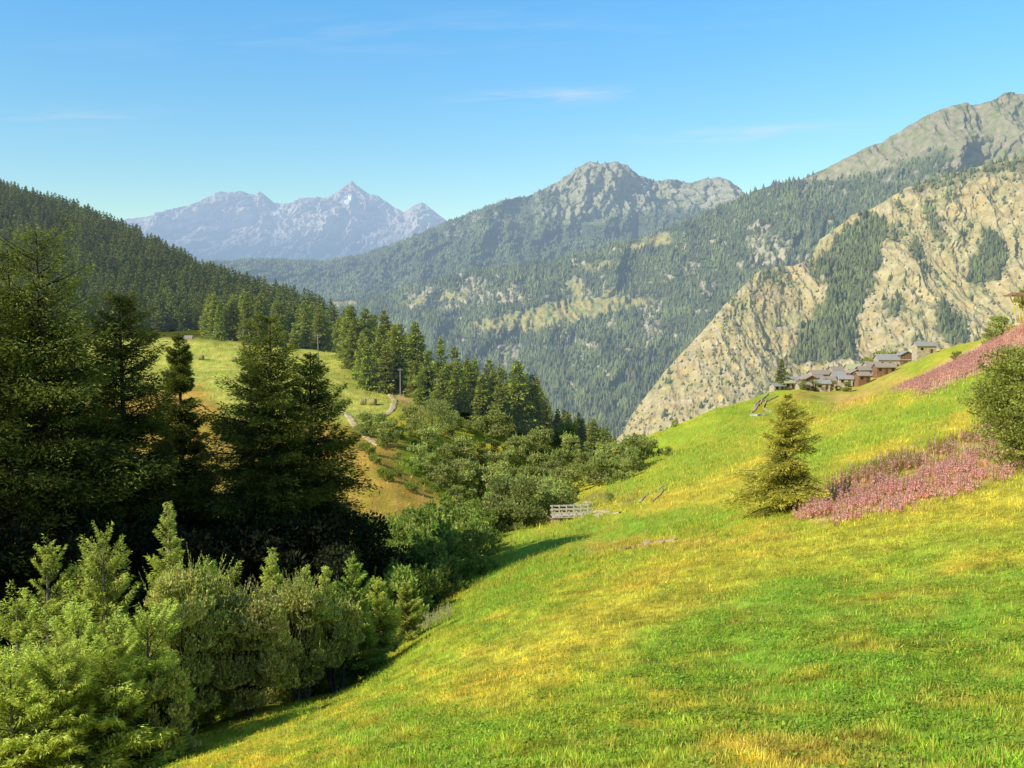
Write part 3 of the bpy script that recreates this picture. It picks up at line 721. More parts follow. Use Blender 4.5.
# ---- mid-distance conifers
MC = C(.28, .31, .045)
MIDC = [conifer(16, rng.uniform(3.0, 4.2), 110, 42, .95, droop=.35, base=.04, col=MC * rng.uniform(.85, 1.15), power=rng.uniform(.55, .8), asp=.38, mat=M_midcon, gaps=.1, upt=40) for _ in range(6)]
def put_con(lst, hr, label, grp, name='conifer_tree'):
    for k, (x, y, z) in enumerate(lst):
        plant(name, MIDC[rng.integers(0, 6)], label, 'tree', (x, y, z), rng.uniform(*hr) / 16, group=grp, sx=rng.uniform(.85, 1.2))
belt = scatter([(345,345),(400,370),(432,400),(500,420),(560,440),(600,452),(640,462),(660,480),(640,520),(560,500),(500,460),(420,420),(350,380)], 232, 340, 3.9, 165, 5)
belt = [p for p in belt if not (p[1] < 250 and pix(*p)[0] < 425) and pix(*p)[0] < 632]
put_con([p for p in belt if pix(*p)[0] >= 545], (6, 11), 'lower conifer at the thinning right end of the belt above the ravine', 'lower conifers at the right end of the belt')
put_con([p for p in belt if pix(*p)[0] < 545], (11, 18), 'dark conifer in the dense belt that descends from the hay meadow to the ravine', 'conifers in the belt above the ravine')
for px, Y, top, lab in ((365,300,306,'tall conifer at the top left end of the conifer belt'),(385,290,308,'round topped conifer near the start of the belt'),(400,280,322,'dark conifer in the belt just above the utility pole'),
                   (415,258,318,'tall straight conifer right of the utility pole'),(440,250,334,'conifer with a bare lower trunk beside the second pole'),
                   (470,246,362,'pale green conifer on the sunny edge of the belt'),(500,236,400,'small spruce, left one of three at the foot of the belt'),
                   (520,238,404,'small spruce, middle one of three at the foot of the belt'),(537,240,398,'small spruce, right one of three at the foot of the belt'),
                   (455,248,345,'broad conifer on the sunny edge of the belt'),(485,244,372,'conifer rising above the olive shrubs')):
    x, y, z = spot(px, Y); H = top_h(px, top, Y, z)
    plant('conifer_tree', MIDC[rng.integers(0, 6)], lab, 'tree', (x, y, z), H / 16, sx=.95)
back = scatter([(205,325),(440,325),(440,410),(330,352),(205,343)], 345, 450, 6.0, 70, 6)
put_con(back, (12, 19), 'conifer in the wood that closes the far side of the hay meadow', 'conifers behind the hay meadow')
for px, Y, top in ((232,395,294),(245,390,288),(262,400,292),(222,405,300),(280,395,300),(300,385,306),(320,380,312),(340,360,316)):
    x, y, z = spot(px, Y); H = top_h(px, top, Y, z)
    plant('conifer_tree', MIDC[rng.integers(0, 6)], 'tall conifer at the upper edge of the hay meadow', 'tree', (x, y, z), H / 16, sx=1.2, group='tall conifers at the upper edge of the hay meadow')
x, y, z = spot(782, 405); H = top_h(782, 357, 405, z)
plant('conifer_tree', MIDC[2], 'single dark conifer at the left end of the hamlet', 'tree', (x, y, z), H / 16, sx=1.25)

# ---- shrubs along the ravine
SHA = [shrub(5, 5.4, 18, 3000, .34, C(.36,.42,.10) * k, 4, C(.52,.52,.18) * k, low=.0, spiky=.3) for k in (1, .85, 1.15, .95)]
SHB = [shrub(3, 4.5, 14, 1800, .26, C(.27,.36,.07) * k, 4, C(.38,.44,.10), low=.0, spiky=.5) for k in (1, 1.15)]
sh1 = scatter([(385,440),(405,428),(430,424),(520,436),(600,455),(645,462),(630,478),(590,490),(560,505),(545,530),(505,545),(500,510),(455,500),(425,480),(385,450)], 95, 300, 3.7, 140, 8)
for x, y, z in sh1:
    plant('shrub', SHA[rng.integers(0, 4)], 'olive green willow shrub in the thicket along the ravine', 'shrub', (x, y, z), rng.choice([.45, .65, .8, .95, 1.15]) * rng.uniform(.85, 1.15), group='willow shrubs along the ravine')
for px, Y, top, w, lab in ((525,104,478,80,'large round willow shrub left of the footbridge'),(500,100,505,60,'willow shrub leaning at the foot of the large round willow'),(555,112,492,46,'small willow between the large round willow and the footbridge'),
                      (372,196,412,40,'dark green bush beside the bend of the farm track'),(430,205,400,50,'grey green shrub below the heather patch')):
    x, y, z = spot(px, Y); H = top_h(px, top, Y, z)
    plant('willow_shrub', shrub(H, w / F * Y, 26, 7000, .26, C(.29,.35,.09), 5, C(.42,.44,.14), low=.0, spiky=.3), lab, 'shrub', (x, y, z))
sh3 = scatter([(355,428),(385,440),(430,480),(440,500),(400,490),(365,470)], 130, 220, 5.0, 14, 10)
for x, y, z in sh3:
    plant('shrub', SHB[rng.integers(0, 2)], 'small yellow green bush scattered on the ochre bank', 'shrub', (x, y, z), rng.uniform(.35, .75), group='small bushes on the ochre bank')
sh2 = scatter([(375,520),(470,520),(480,560),(440,600),(400,640),(365,600)], 60, 120, 2.9, 60, 9)
for x, y, z in sh2:
    plant('shrub', SHB[rng.integers(0, 2)], 'young green growth in the shaded gully right of the large larches', 'shrub', (x, y, z), rng.uniform(.8, 1.4), group='young shrubs in the gully')
for px, Y, s, lab in ((655,215,.8,'round shrub alone on the meadow beyond the ravine'),(640,212,.55,'lower shrub left of the lone round shrub'),(668,206,.4,'smallest shrub on the meadow edge beyond the ravine'),
                 (612,128,.30,'dark low bush right of the footbridge'),(675,330,.5,'low shrub on the skyline of the green terrace'),
                 (830,400,1.0,'green bush on the slope below the hamlet'),(815,392,.9,'brownish bush below the lowest houses'),(848,388,.8,'bush beside the lower hamlet houses'),
                 (878,465,2.1,'wide round tree rising behind the largest slate roof'),(868,462,1.7,'lower round tree behind the pale roof'),(893,460,1.6,'round tree behind the right end of the largest roof'),
                 (1000,285,1.3,'leafy bush beside the yellow arched frame'),(990,284,.9,'smaller bush left of the yellow arched frame'),(958,300,.7,'bush on the skyline right of the hamlet'),
                 (840,396,.5,'small dark bush at a house corner'),(805,388,.7,'shrub next to the brown gable'),(1032,292,1.6,'bush behind the yellow arched frame')):
    x, y, z = spot(px, Y)
    plant('shrub', SHA[rng.integers(0, 4)], lab, 'shrub', (x, y, z), s)

# ------------------------------------------------------------------ conifers on the left hillside
def low_conifer():
    return conifer(19, rng.uniform(3.0, 3.9), 64, 13, 1.9, droop=.3, base=.03, col=C(.20,.225,.04) * rng.uniform(.85, 1.15), power=.8, asp=.42, mat=M_midcon, upt=35)
def join_pair(a, b):
    mb = MB()
    for me in (a, b):
        n = len(me.vertices); V = np.empty(n * 3); me.vertices.foreach_get('co', V)
        c = np.empty(n * 4); me.color_attributes['Col'].data.foreach_get('color', c); c = c.reshape(-1, 4)[:, :3].copy()
        if me is a: c[:] = (.06, .045, .035)
        Q = [p.vertices[:] for p in me.polygons if len(p.vertices) == 4]; T = [p.vertices[:] for p in me.polygons if len(p.vertices) == 3]
        mb.add(V.reshape(-1, 3), Q if Q else None, T if T else None, c)
    return mb
LOWMB = [join_pair(*low_conifer()) for _ in range(5)]
LOW = [m.mesh('hill_conifer', M_midcon) for m in LOWMB]
sel = (GY > 470) & (GY < 1130) & (GPX > -60) & (GPX < 372)
ii = np.nonzero(sel.ravel())[0]
# the side of the hill that faces the valley head, up to its crest and just past it
w = np.ones(len(ii)); r9 = np.random.default_rng(12); ii = r9.permutation(ii)
chosen = []; cell = {}
for i in ii:
    px, py, Y = GPX.flat[i], GPY.flat[i], GY.flat[i]
    if Y < 560 and py > 342: continue
    key = (int(px // 8), int(py // 8)); 
    x, y = GX.flat[i], GY.flat[i]; gap = 7.0
    k2 = (int(x // gap), int(y // gap)); bad = False
    for a in (-1, 0, 1):
        for b in (-1, 0, 1):
            for (xx, yy) in cell.get((k2[0] + a, k2[1] + b), ()):
                if (xx - x) ** 2 + (yy - y) ** 2 < gap * gap: bad = True
    if bad: continue
    cell.setdefault(k2, []).append((x, y)); chosen.append((x, y, GZ.flat[i], px, py))
# keep what faces the camera: in each column nothing lower than a nearer tree's row
chosen.sort(key=lambda c: c[1])
vis = []; skyrow = {}
for c in chosen:
    k = int(c[3] // 6); s = skyrow.get(k, 999)
    if c[4] < s + 6: vis.append(c)
    skyrow[k] = min(s, c[4])
print('hill trees', len(chosen), len(vis))
keepn = [c for c in vis if -25 < c[3]]
near300 = keepn[:290]; rest = [c for c in vis if c not in near300]
for k, c in enumerate(near300):
    o = link('hill_conifer', LOW[k % 5], None, (c[0], c[1], c[2] - .3), label='conifer in the dark forest on the steep hillside at the left', category='tree', group='conifers on the left hillside')
    s = rng.uniform(.6, 1.08); o.scale = (s * 1.05, s * 1.05, s); o.rotation_euler = (0, 0, rng.uniform(0, 6.28))
sm = MB()
for c in rest:
    m = LOWMB[rng.integers(0, 5)]; V = np.vstack(m.V); s = rng.uniform(.6, 1.05); a = rng.uniform(0, 6.28)
    V = np.stack([V[:, 0] * math.cos(a) - V[:, 1] * math.sin(a), V[:, 0] * math.sin(a) + V[:, 1] * math.cos(a), V[:, 2]], -1) * s + C(c[0], c[1], c[2] - .3)
    sm.add(V, np.vstack(m.Q), np.vstack(m.T) if m.T else None, np.vstack(m.C) * rng.uniform(.75, 1.3))
if rest: link('hillside_forest', sm.mesh('hillside_forest', M_midcon), kind='stuff', label='mass of distant conifers up to the crest of the left hillside', category='forest')

# ------------------------------------------------------------------ grass, herbs, fireweed (uncountable)
def grass(name, n, ymin, ymax, blade, kind, seed, label, mask=None, cs=1.0):
    r = np.random.default_rng(seed)
    # even cover in direction, i.e. density falls with distance
    u = r.uniform(-.62, .82, n * 2); v = np.exp(r.uniform(math.log(ymin), math.log(ymax), n * 2)); x = u * v; y = v
    z = hgt(x, y); px, py = pix(x, y, z)
    ok = (px > -60) & (px < 1330) & (py > 200) & (py < 800) & ((poly(px, py, [(-100,300),(430,420),(480,545),(430,620),(340,690),(200,735),(100,775),(-100,900)]) < .5) | (y > 140))
    if mask is not None: ok &= r.random(len(x)) < mask(x, y, px, py)
    x, y, z, px, py = [a[ok][:n] for a in (x, y, z, px, py)]; m = len(x)
    c = ground_col(x, y, px, py) * cs
    sc = np.maximum(1, y / 26) ** .75
    if kind == 'blade':
        D = np.stack([r.normal(0, .38, m), r.normal(0, .38, m), np.ones(m)], -1)
        Ln = blade * sc * r.uniform(.5, 1.5, m); Wd = Ln * r.uniform(.07, .16, m)
        P = np.stack([x, y, z - .02], -1)
        c = c * r.uniform(.7, 1.4, (m, 1)) * (1 + C(.18, .06, 0) * r.uniform(-1, 1, (m, 1)))
        cl = vn(x / .55, y / .55, 61); Ln = Ln * (1 + .6 * cl); c = c * (1.1 + .6 * cl[:, None])
        st = (r.random(m) < .11 + .25 * np.clip(fbm(x / 1.6, y / 1.6, 3, 62) * 2 + .3, 0, 1))[:, None]; c = np.where(st, C(.78,.62,.13) * r.uniform(.6, 1.2, (m, 1)), c)
    else:
        D = np.stack([r.normal(0, 1, m), r.normal(0, 1, m), np.abs(r.normal(.25, .3, m))], -1)
        Ln = blade * sc * r.uniform(.5, 1.5, m); Wd = Ln * r.uniform(.5, .8, m)
        P = np.stack([x, y, z + blade * sc * r.uniform(0, 1.3, m)], -1)
        c = c * .4 + G_GREEN * .7 * r.uniform(.5, 1.6, (m, 1)) * C(1, 1, 1)
    V, Q = leaves(P, D, Ln, Wd, r.uniform(0, 6.28, m) if kind == 'blade' else r.normal(math.pi / 2, .4, m) * 0)
    link(name, mesh_from(name, V, Q, None, np.repeat(c, 4, 0), False, M_blade), kind='stuff', label=label, category='grass')
grass('meadow_grass', 330000, 8.5, 75, .105, 'blade', 1, 'yellow green grass covering the near slope')
grass('far_meadow_grass', 140000, 60, 330, .14, 'blade', 2, 'grass covering the far part of the meadow')
def herbmask(x, y, px, py):
    return ss(-.12, .2, fbm(x / 1.9, y / 1.9, 4, 88)) * (.3 + .7 * np.maximum.reduce([poly(px, py, [(560,660),(760,560),(1060,540),(1060,800),(800,800)], 40), poly(px, py, [(250,730),(420,690),(740,700),(740,800),(200,800)], 20), poly(px, py, [(420,650),(600,520),(760,505),(640,550),(500,640)], 10)]))
grass('meadow_herbs', 340000, 8.5, 60, .055, 'leaf', 3, 'low broad leaved herbs growing in patches between the grass', herbmask)

def fireweed(name, pts, ymin, ymax, n, h, quads, seed, label, pink=.7, solid=.25):
    r = np.random.default_rng(seed)
    u = r.uniform(.15, .62, n * 60); v = np.exp(r.uniform(math.log(ymin), math.log(ymax), n * 60)); x = u * v; y = v
    z = hgt(x, y); px, py = pix(x, y, z)
    p = poly(px + 6 * fbm(x / 3, y / 3, 2, 4), py + 5 * fbm(x / 2, y / 2, 2, 5), pts, 10) * np.clip(solid + 3.0 * fbm(px / 34 + py / 50, py / 6, 3, 6), 0, 1)
    ok = r.random(len(x)) < p; x, y, z = [a[ok][:n] for a in (x, y, z)]; m = len(x)
    hh = h * r.uniform(.6, 1.3, m); mb = MB()
    P0 = np.stack([x, y, z - .05], -1); lean = r.normal(0, .1, (m, 2)); P1 = P0 + np.stack([lean[:, 0] * hh, lean[:, 1] * hh, hh], -1)
    V, Q = tubes(P0, P1, .02 * h, .008 * h, 3); mb.add(V, Q, None, C(.32,.22,.08))
    i = np.repeat(np.arange(m), quads); t = r.random(len(i)); isf = (t > .2) & (r.random(m)[i] < pink)
    P = P0[i] + (P1 - P0)[i] * t[:, None]
    D = np.stack([r.normal(0, 1, len(i)), r.normal(0, 1, len(i)), np.full(len(i), .6)], -1)
    sz = h * np.where(isf, .15 * (1.5 - t), .13) * r.uniform(.7, 1.3, len(i))
    V, Q = leaves(P, D, sz, sz * np.where(isf, .8, .3))
    c = np.where(isf[:, None], C(.97,.55,.60) * r.uniform(.9, 1.03, (len(i), 1)) + C(.04,.08,.04) * r.random((len(i), 1)), np.where(r.random((len(i), 1)) < .5, C(.40,.46,.07), C(.72,.50,.2)) * r.uniform(.6, 1.3, (len(i), 1)))
    mb.add(V, Q, None, np.repeat(c, 4, 0))
    link(name, mb.mesh(name, M_flower), kind='stuff', label=label, category='flowers')
fireweed('fireweed_patch', PINK2, 45, 110, 2100, .8, 24, 11, 'pink fireweed strip right of the lone larch', .78)
fireweed('fireweed_patch', [(830,490),(900,462),(960,442),(1024,420),(1024,434),(950,458),(895,476)], 55, 170, 1800, 1.0, 14, 12, 'reddish brown band of faded fireweed above the pink strip', .35)
fireweed('fireweed_patch', PINK1, 130, 300, 5500, 1.5, 9, 13, 'salmon pink fireweed field below the hamlet and the yellow frame', 1.0, .9)
fireweed('fireweed_patch', [(905,370),(960,338),(1024,312),(1024,322),(950,352),(915,378)], 150, 320, 1200, 1.5, 8, 14, 'orange brown weeds along the upper rim of the slope', .2)

# pale dry stalks in the shade right of the bush row
def stalks(px0, px1, Y0, Y1, n, seed):
    r = np.random.default_rng(seed); Y = r.uniform(Y0, Y1, n); x = (r.uniform(px0, px1, n) - 512) / F * Y; z = hgt(x, Y); h = r.uniform(.4, .9, n)
    mb = MB(); P0 = np.stack([x, Y, z - .05], -1); P1 = P0 + np.stack([r.normal(0, .05, n), r.normal(0, .05, n), h], -1)
    V, Q = tubes(P0, P1, .014, .008, 3); mb.add(V, Q, None, C(.5,.45,.28))
    i = np.repeat(np.arange(n), 12); t = .5 + .5 * r.random(len(i)); V, Q = leaves(P0[i] + (P1 - P0)[i] * t[:, None], r.normal(0, 1, (len(i), 3)) + C(0, 0, 1), .09, .035)
    mb.add(V, Q, None, C(.5,.48,.25)); return mb
link('dry_stalks', stalks(380, 450, 50, 56, 160, 1).mesh('dry_stalks', M_blade), kind='stuff', label='pale dry weed stalks in the shade right of the bush row', category='grass')

# ------------------------------------------------------------------ tracks and bare patches
def ribbon(name, pts, width, col, label=None, lift=.07, soft=.25, n=80):
    "pts: picture position + distance, draped over the ground"
    W3 = []
    for p in pts:
        if len(p) == 3: X, Y, _ = at(*p); W3.append((float(X), float(Y)))
        else:
            h = ground_hit(*p)
            if h: W3.append((h[0], h[1]))
    W3 = np.array(W3); t = np.linspace(0, len(W3) - 1, n); k = np.arange(len(W3))
    cx, cy = np.interp(t, k, W3[:, 0]), np.interp(t, k, W3[:, 1])
    for _ in range(3):
        cx[1:-1] = (cx[:-2] + cx[1:-1] * 2 + cx[2:]) / 4; cy[1:-1] = (cy[:-2] + cy[1:-1] * 2 + cy[2:]) / 4
    dx, dy = np.gradient(cx), np.gradient(cy); L = np.hypot(dx, dy) + 1e-9; nx, ny = -dy / L, dx / L
    m = 7; q = np.linspace(-.5, .5, m)
    wv = width * (1 + .3 * vn(t * 3, t * 0, 3)) * np.minimum(1, np.minimum(t + .15, len(W3) - 1 - t + .15) * 3)
    X = cx[:, None] + nx[:, None] * q * wv[:, None]; Y = cy[:, None] + ny[:, None] * q * wv[:, None]
    Z = hgt(X, Y) + lift - (np.abs(q) > .45) * lift * 1.6
    c = np.broadcast_to(np.array(col), (n, m, 3)) * (0.85 + .4 * fbm(X / 1.5, Y / 1.5, 3, 2)[..., None])
    idx = np.arange(n * m).reshape(n, m); Qd = np.stack([idx[:-1, :-1], idx[:-1, 1:], idx[1:, 1:], idx[1:, :-1]], -1).reshape(-1, 4)
    link(name, mesh_from(name, np.stack([X, Y, Z], -1).reshape(-1, 3), Qd, None, c.reshape(-1, 3), True, M_path), kind='structure')
PALE = C(.66,.53,.32)
ribbon('farm_track', [(376,381),(383,386),(390,393),(395,401),(393,409),(381,416)], 1.7, PALE, lift=.2)
ribbon('farm_track', [(346,413),(352,421),(358,429),(366,437),(378,446)], 1.7, PALE, lift=.2)
ribbon('path', [(452,490),(458,500),(466,507),(478,512)], 1.4, PALE * .95, lift=.2)
ribbon('path', [(640,503),(650,494),(662,487),(668,484)], .5, PALE * .85, lift=.1)
ribbon('path', [(652,502),(660,495),(667,489)], .25, PALE * .85, lift=.1)
ribbon('path', [(592,512),(606,511),(620,513)], .7, PALE, lift=.12)
ribbon('bare_ground', [(632,546),(645,544),(660,542),(676,540)], 1.0, C(.62,.48,.26), lift=.08)
ribbon('bare_ground', [(570,556),(590,552),(612,550),(628,549)], 1.0, C(.55,.36,.16), lift=.10)
ribbon('path', [(768,394),(758,402),(751,413)], .9, PALE * .8, lift=.3)

# ------------------------------------------------------------------ built things
M_stone = mat_simple('rubble_stone', (.66, .53, .37), .25, 1.2, .95, .05)
M_stonew = mat_simple('pale_plaster', (.72, .68, .60), .08, 1.2, .9)
M_brown = mat_simple('brown_timber', (.38, .21, .12), .3, 2, .85, .02, stretch=(1, 1, .2))
M_slate = mat_simple('slate_roof', (.44, .43, .40), .2, 1.6, .75, .04, stretch=(1, 4, 4))
M_slate2 = mat_simple('lichen_roof', (.55, .55, .30), .15, 1.6, .85, .04, stretch=(1, 4, 4))
M_slateb = mat_simple('brown_stone_roof', (.46, .39, .31), .2, 1.6, .85, .04, stretch=(1, 4, 4))
M_dark = mat_simple('dark_opening', (.02, .018, .016), .1, 2, .4)
M_frame = mat_simple('window_timber', (.16, .09, .05), .2, 4, .7)
M_wood = mat_simple('weathered_wood', (.78, .68, .52), .2, 4, .85, .01, stretch=(1, 1, 5))
M_yellow = mat_simple('yellow_paint', (.78, .62, .08), .08, 2, .5, spec=.4)
M_hay = mat_simple('hay', (.50, .40, .16), .25, 9, .95, .05)
M_pole = mat_simple('pole_wood', (.38, .33, .27), .2, 3, .85)
M_ins = mat_simple('insulator', (.6, .6, .58), .1, 3, .4)

def house(px, base, w, d, h, Y, label, roof=M_slate, wall=M_stone, rz=0.0, gable=False, pitch=.42, chim=False, wins=2, grp=None, sink=3.2):
    X, _, _ = at(px, base, Y); x = float(X); z = gz(x, Y)
    zt = float(at(px, base, Y)[2]); z = (max(min(z, zt + 1.5), zt - 2.5) if abs(z - zt) < 6 else zt) + 1.3
    w, d, h = w * .98, d * 1.0, h * 1.12
    t = thing('stone_house', label, 'house', (x, Y, z), rz + (math.pi / 2 if gable else 0))
    rh = d / 2 * pitch * 1.2; W = MB()
    b = -sink
    V = [(-w/2,-d/2,b),(w/2,-d/2,b),(w/2,d/2,b),(-w/2,d/2,b),(-w/2,-d/2,h),(w/2,-d/2,h),(w/2,d/2,h),(-w/2,d/2,h),(-w/2,0,h+rh),(w/2,0,h+rh)]
    W.add(V, [(0,1,5,4),(2,3,7,6),(0,3,2,1)], [(5,6,9),(7,4,8)]); W.add(V, [(1,2,6,5),(3,0,4,7)])
    link('wall', W.mesh('wall', wall), t)
    R = MB(); ov = .5; th = .22
    for s in (-1, 1):
        e = d / 2 + ov; ze = h - ov * rh / (d / 2)
        a = [(-w/2-ov, s*e, ze), (w/2+ov, s*e, ze), (w/2+ov, 0, h+rh+.02), (-w/2-ov, 0, h+rh+.02)]
        V = [tuple(p) for p in a] + [(p[0], p[1], p[2] + th) for p in a]
        R.add(V, [(0,1,2,3),(4,5,6,7),(0,1,5,4),(1,2,6,5),(3,0,4,7)] if s < 0 else [(3,2,1,0),(7,6,5,4),(1,0,4,5),(2,1,5,6),(0,3,7,4)])
    rf = link('roof', R.mesh('roof', roof), t)
    if chim:
        c = MB(); c.box((w * .22, .3, h + rh + .3), (.8, .8, 1.5)); c.box((w * .22, .3, h + rh + 1.12), (1.0, 1.0, .14)); link('chimney', c.mesh('chimney', M_stone), rf)
    fy = -d / 2
    n = wins + 1
    for k in range(n):
        cx = (k + .5) / n * w - w / 2
        if k == n // 2:
            m = MB(); m.box((cx, fy - .03, .95), (1.0, .12, 1.9)); dd = link('door', m.mesh('door', M_frame), t)
        else:
            m = MB(); wz = h * .58
            for ox, oz, sx, sz in ((-.5, 0, .1, 1.1), (.5, 0, .1, 1.1), (0, .5, .9, .1), (0, -.5, .9, .1), (0, 0, .06, .9)): m.box((cx + ox, fy - .04, wz + oz), (sx, .1, sz))
            f = link('window', m.mesh('window', M_frame), t)
            g = MB(); g.box((cx, fy - .005, wz), (.9, .03, .9)); link('pane', g.mesh('pane', M_dark), f)
    # gable opening on the right end
    g = MB(); g.box((w / 2 + .02, 0, h * .75), (.08, d * .22, h * .3)); link('window', g.mesh('window', M_dark), t)
    return t
S = 430 / F
HS = [
 (924,353,8.5,5,3.0,425,'small grey hut standing alone at the upper right end of the hamlet',M_slate,M_stone,.05,False,False,1),
 (891,374,13.5,8,3.6,440,'largest house of the hamlet under a long grey slate roof',M_slate,M_stone,-.08,False,True,3),
 (871,375,5.5,7,3.4,437,'narrow house with a brown roof joined to the left of the largest house',M_slateb,M_stone,.0,False,False,1),
 (855,374,8,7,3.4,446,'house with a pale lichen covered roof left of the largest house',M_slate2,M_stone,-.05,False,True,2),
 (844,381,10.5,6.5,3.2,428,'house with a wide grey roof in front of the pale roofed house',M_slate,M_stone,-.06,False,False,3),
 (863,381,5,5,3.0,428,'little brown roofed house right of the wide grey roof',M_slateb,M_brown,.1,False,False,1),
 (819,380,8.5,6,3.6,440,'brown roofed house at the back of the lower hamlet',M_slateb,M_stone,.12,False,True,2),
 (798,388,6.5,5,3.0,424,'leftmost hamlet house with a grey slate roof',M_slate,M_stone,.1,False,False,1),
 (808,392,6,6,3.2,414,'brown timber house with its gable towards the valley',M_slateb,M_brown,.15,True,False,1),
 (817,385,4,4,3.4,426,'small white plastered house among the brown ones',M_slateb,M_stonew,.2,False,False,1),
 (827,386,6,5,2.6,420,'low house with a reddish brown roof in the middle of the hamlet',M_slateb,M_stone,.0,False,False,1),
 (845,391,5.5,4,2.2,408,'low grey roofed shed, lowest building of the hamlet',M_slate,M_stone,-.2,False,False,1),
 (854,387,4.5,5,3.0,414,'dark timber barn with a shaded gable above the low shed',M_slateb,M_brown,.1,True,False,1),
 (884,380,8,5,2.6,420,'brown house in front of the largest slate roof',M_slateb,M_brown,.0,False,False,2),
 (777,395,5,3.5,1.8,402,'low stone hut left of the hamlet near the single conifer',M_slate,M_stone,.35,False,False,1),
 (905,368,5,6,3.2,438,'dark gabled house at the right end of the largest roof',M_slate,M_brown,.0,True,False,1),
 (836,376,6,6,3.4,450,'upper brown roofed house at the back of the hamlet',M_slateb,M_stone,.2,False,True,1)]
HS += [(803,398,5,4,2.2,392,'front brown house on the lower edge of the hamlet',M_slateb,M_stone,.1,False,False,1),
 (822,396,5.5,4,2.2,394,'front grey roofed house on the lower edge of the hamlet',M_slate,M_stone,-.1,False,False,1),
 (862,388,5,4.5,2.4,404,'front timber house on the slope below the little brown roof',M_slateb,M_brown,.1,False,False,1),
 (788,394,4.5,4,2.2,404,'small pale roofed hut next to the leftmost house',M_slate2,M_stone,.2,False,False,1)]
for a in HS: house(a[0], a[1], a[2], a[3], a[4], a[5], a[6], a[7], a[8], a[9], a[10], chim=a[11], wins=a[12])
hut = house(186, 339, 4, 3.5, 1.6, 372, 'lonely farm house with a brown roof at the far left end of the hay meadow', M_slateb, M_stone, .2)
hut.location.z -= 2.6

# zigzag dry-stone wall left of the hamlet
def wall_run(pts, h, th, label, mat):
    P = [ground_hit(a, b, 120, 420) for a, b in pts]; P = [(p[0], p[1]) for p in P if p]
    mb = MB(); x0, y0 = P[0]; t = thing('stone_wall', label, 'wall', (x0, y0, gz(x0, y0)))
    for (xa, ya), (xb, yb) in zip(P[:-1], P[1:]):
        L = math.hypot(xb - xa, yb - ya); n = max(2, int(L / 1.2)); rz = math.atan2(yb - ya, xb - xa)
        for k in range(n):
            f = (k + .5) / n; x, y = xa + (xb - xa) * f, ya + (yb - ya) * f
            mb.box((x - x0, y - y0, gz(x, y) - gz(x0, y0) + h / 2 - .4), (L / n + .02 * (k % 2), th * rng.uniform(.85, 1.2), h * rng.uniform(.9, 1.2)), rz)
    link('wall', mb.mesh('wall', mat), t)
M_ochre = mat_simple('ochre_stone', (.66, .47, .28), .2, 1.5, .95, .05)
wall_run([(778,396),(766,401),(757,407),(751,413)], 0.75, .35, 'ochre dry stone wall, upper leg of the zigzag path left of the hamlet', M_ochre)
wall_run([(751,416),(757,416),(768,415)], 0.9, .35, 'pale dry stone wall at the lowest bend of the zigzag path', M_stonew)
wall_run([(771,399),(765,404),(763,408),(772,413)], 0.75, .35, 'short ochre wall right of the zigzag path', M_ochre)

# utility poles
def pole(px, top, Y, label, arm=False):
    x, y, z = spot(px, Y); H = top_h(px, top, Y, z)
    t = thing('utility_pole', label, 'pole', (x, y, z)); m = MB(); m.tube([(0,0,-.4),(0,0,H)], [.17,.12], 8); link('post', m.mesh('post', M_pole, True), t)
    a = MB(); a.box((0, -.14, H - .5), (2.2 if arm else 1.2, .14, .16)); ar = link('crossarm', a.mesh('crossarm', M_pole), t)
    for s in (-1, 0, 1) if arm else (-1, 1):
        q = MB(); X = s * (.95 if arm else .5); q.tube([(X,-.14,H-.42),(X,-.14,H-.2)], [.05,.08], 6); link('insulator', q.mesh('insulator', M_ins), t)
    if arm:
        b = MB(); b.tube([(.9,-.1,H-.5),(0,-.1,H-1.4)], .05, 5); b.tube([(-.9,-.1,H-.5),(0,-.1,H-1.4)], .05, 5); link('brace', b.mesh('brace', M_pole), t)
pole(318, 334, 290, 'utility pole with a wide crossarm rising behind the broad larch', True)
pole(400, 368, 252, 'plain utility pole beside the farm track')
pole(437, 378, 238, 'utility pole half hidden by the conifer belt')

# hay bales
def bale(px, py, label, r=.75, L=1.5):
    h = ground_hit(px, py, 60, 420)
    if not h: print('no bale', px); return
    x, y, z = h; t = thing('hay_bale', label, 'hay bale', (x, y, z), rng.uniform(-.5, .5))
    mb = MB(); k = 20; a = np.arange(k) * 2 * math.pi / k
    prof = [(-L/2, r*.3), (-L/2 - .03, r*.7), (-L/2+.05, r*.97), (-L/4, r*1.02), (0, r), (L/4, r*1.02), (L/2-.05, r*.97), (L/2+.03, r*.7), (L/2, r*.3)]
    V = np.array([[(X, R * math.cos(b) * (1 + .02 * math.sin(5*b)), r + R * math.sin(b)) for b in a] for X, R in prof]).reshape(-1, 3)
    q = [(i*k+j, i*k+(j+1)%k, (i+1)*k+(j+1)%k, (i+1)*k+j) for i in range(len(prof)-1) for j in range(k)]
    mb.add(V, q); mb.add(V[:k], None, [(0, j+1, j) for j in range(1, k-1)]); mb.add(V[-k:], None, [(0, j, j+1) for j in range(1, k-1)])
    link('bale_body', mb.mesh('bale_body', M_hay, True), t)
    tw = MB()
    for X in (-.35, .35): tw.tube([(X, (r*1.02+.01)*math.cos(b), r+(r*1.02+.01)*math.sin(b)) for b in np.linspace(0, 6.283, 21)], .02, 4)
    link('twine', tw.mesh('twine', M_wood), t)
bale(363, 405, 'left one of the two hay bales near the farm track')
bale(373, 405, 'right one of the two hay bales near the farm track')
bale(201, 360, 'hay bale on the far left part of the mown meadow')
bale(234, 362, 'dark hay bale left of the broad larch on the mown meadow')
bale(348, 366, 'lone hay bale at the far edge of the mown meadow')

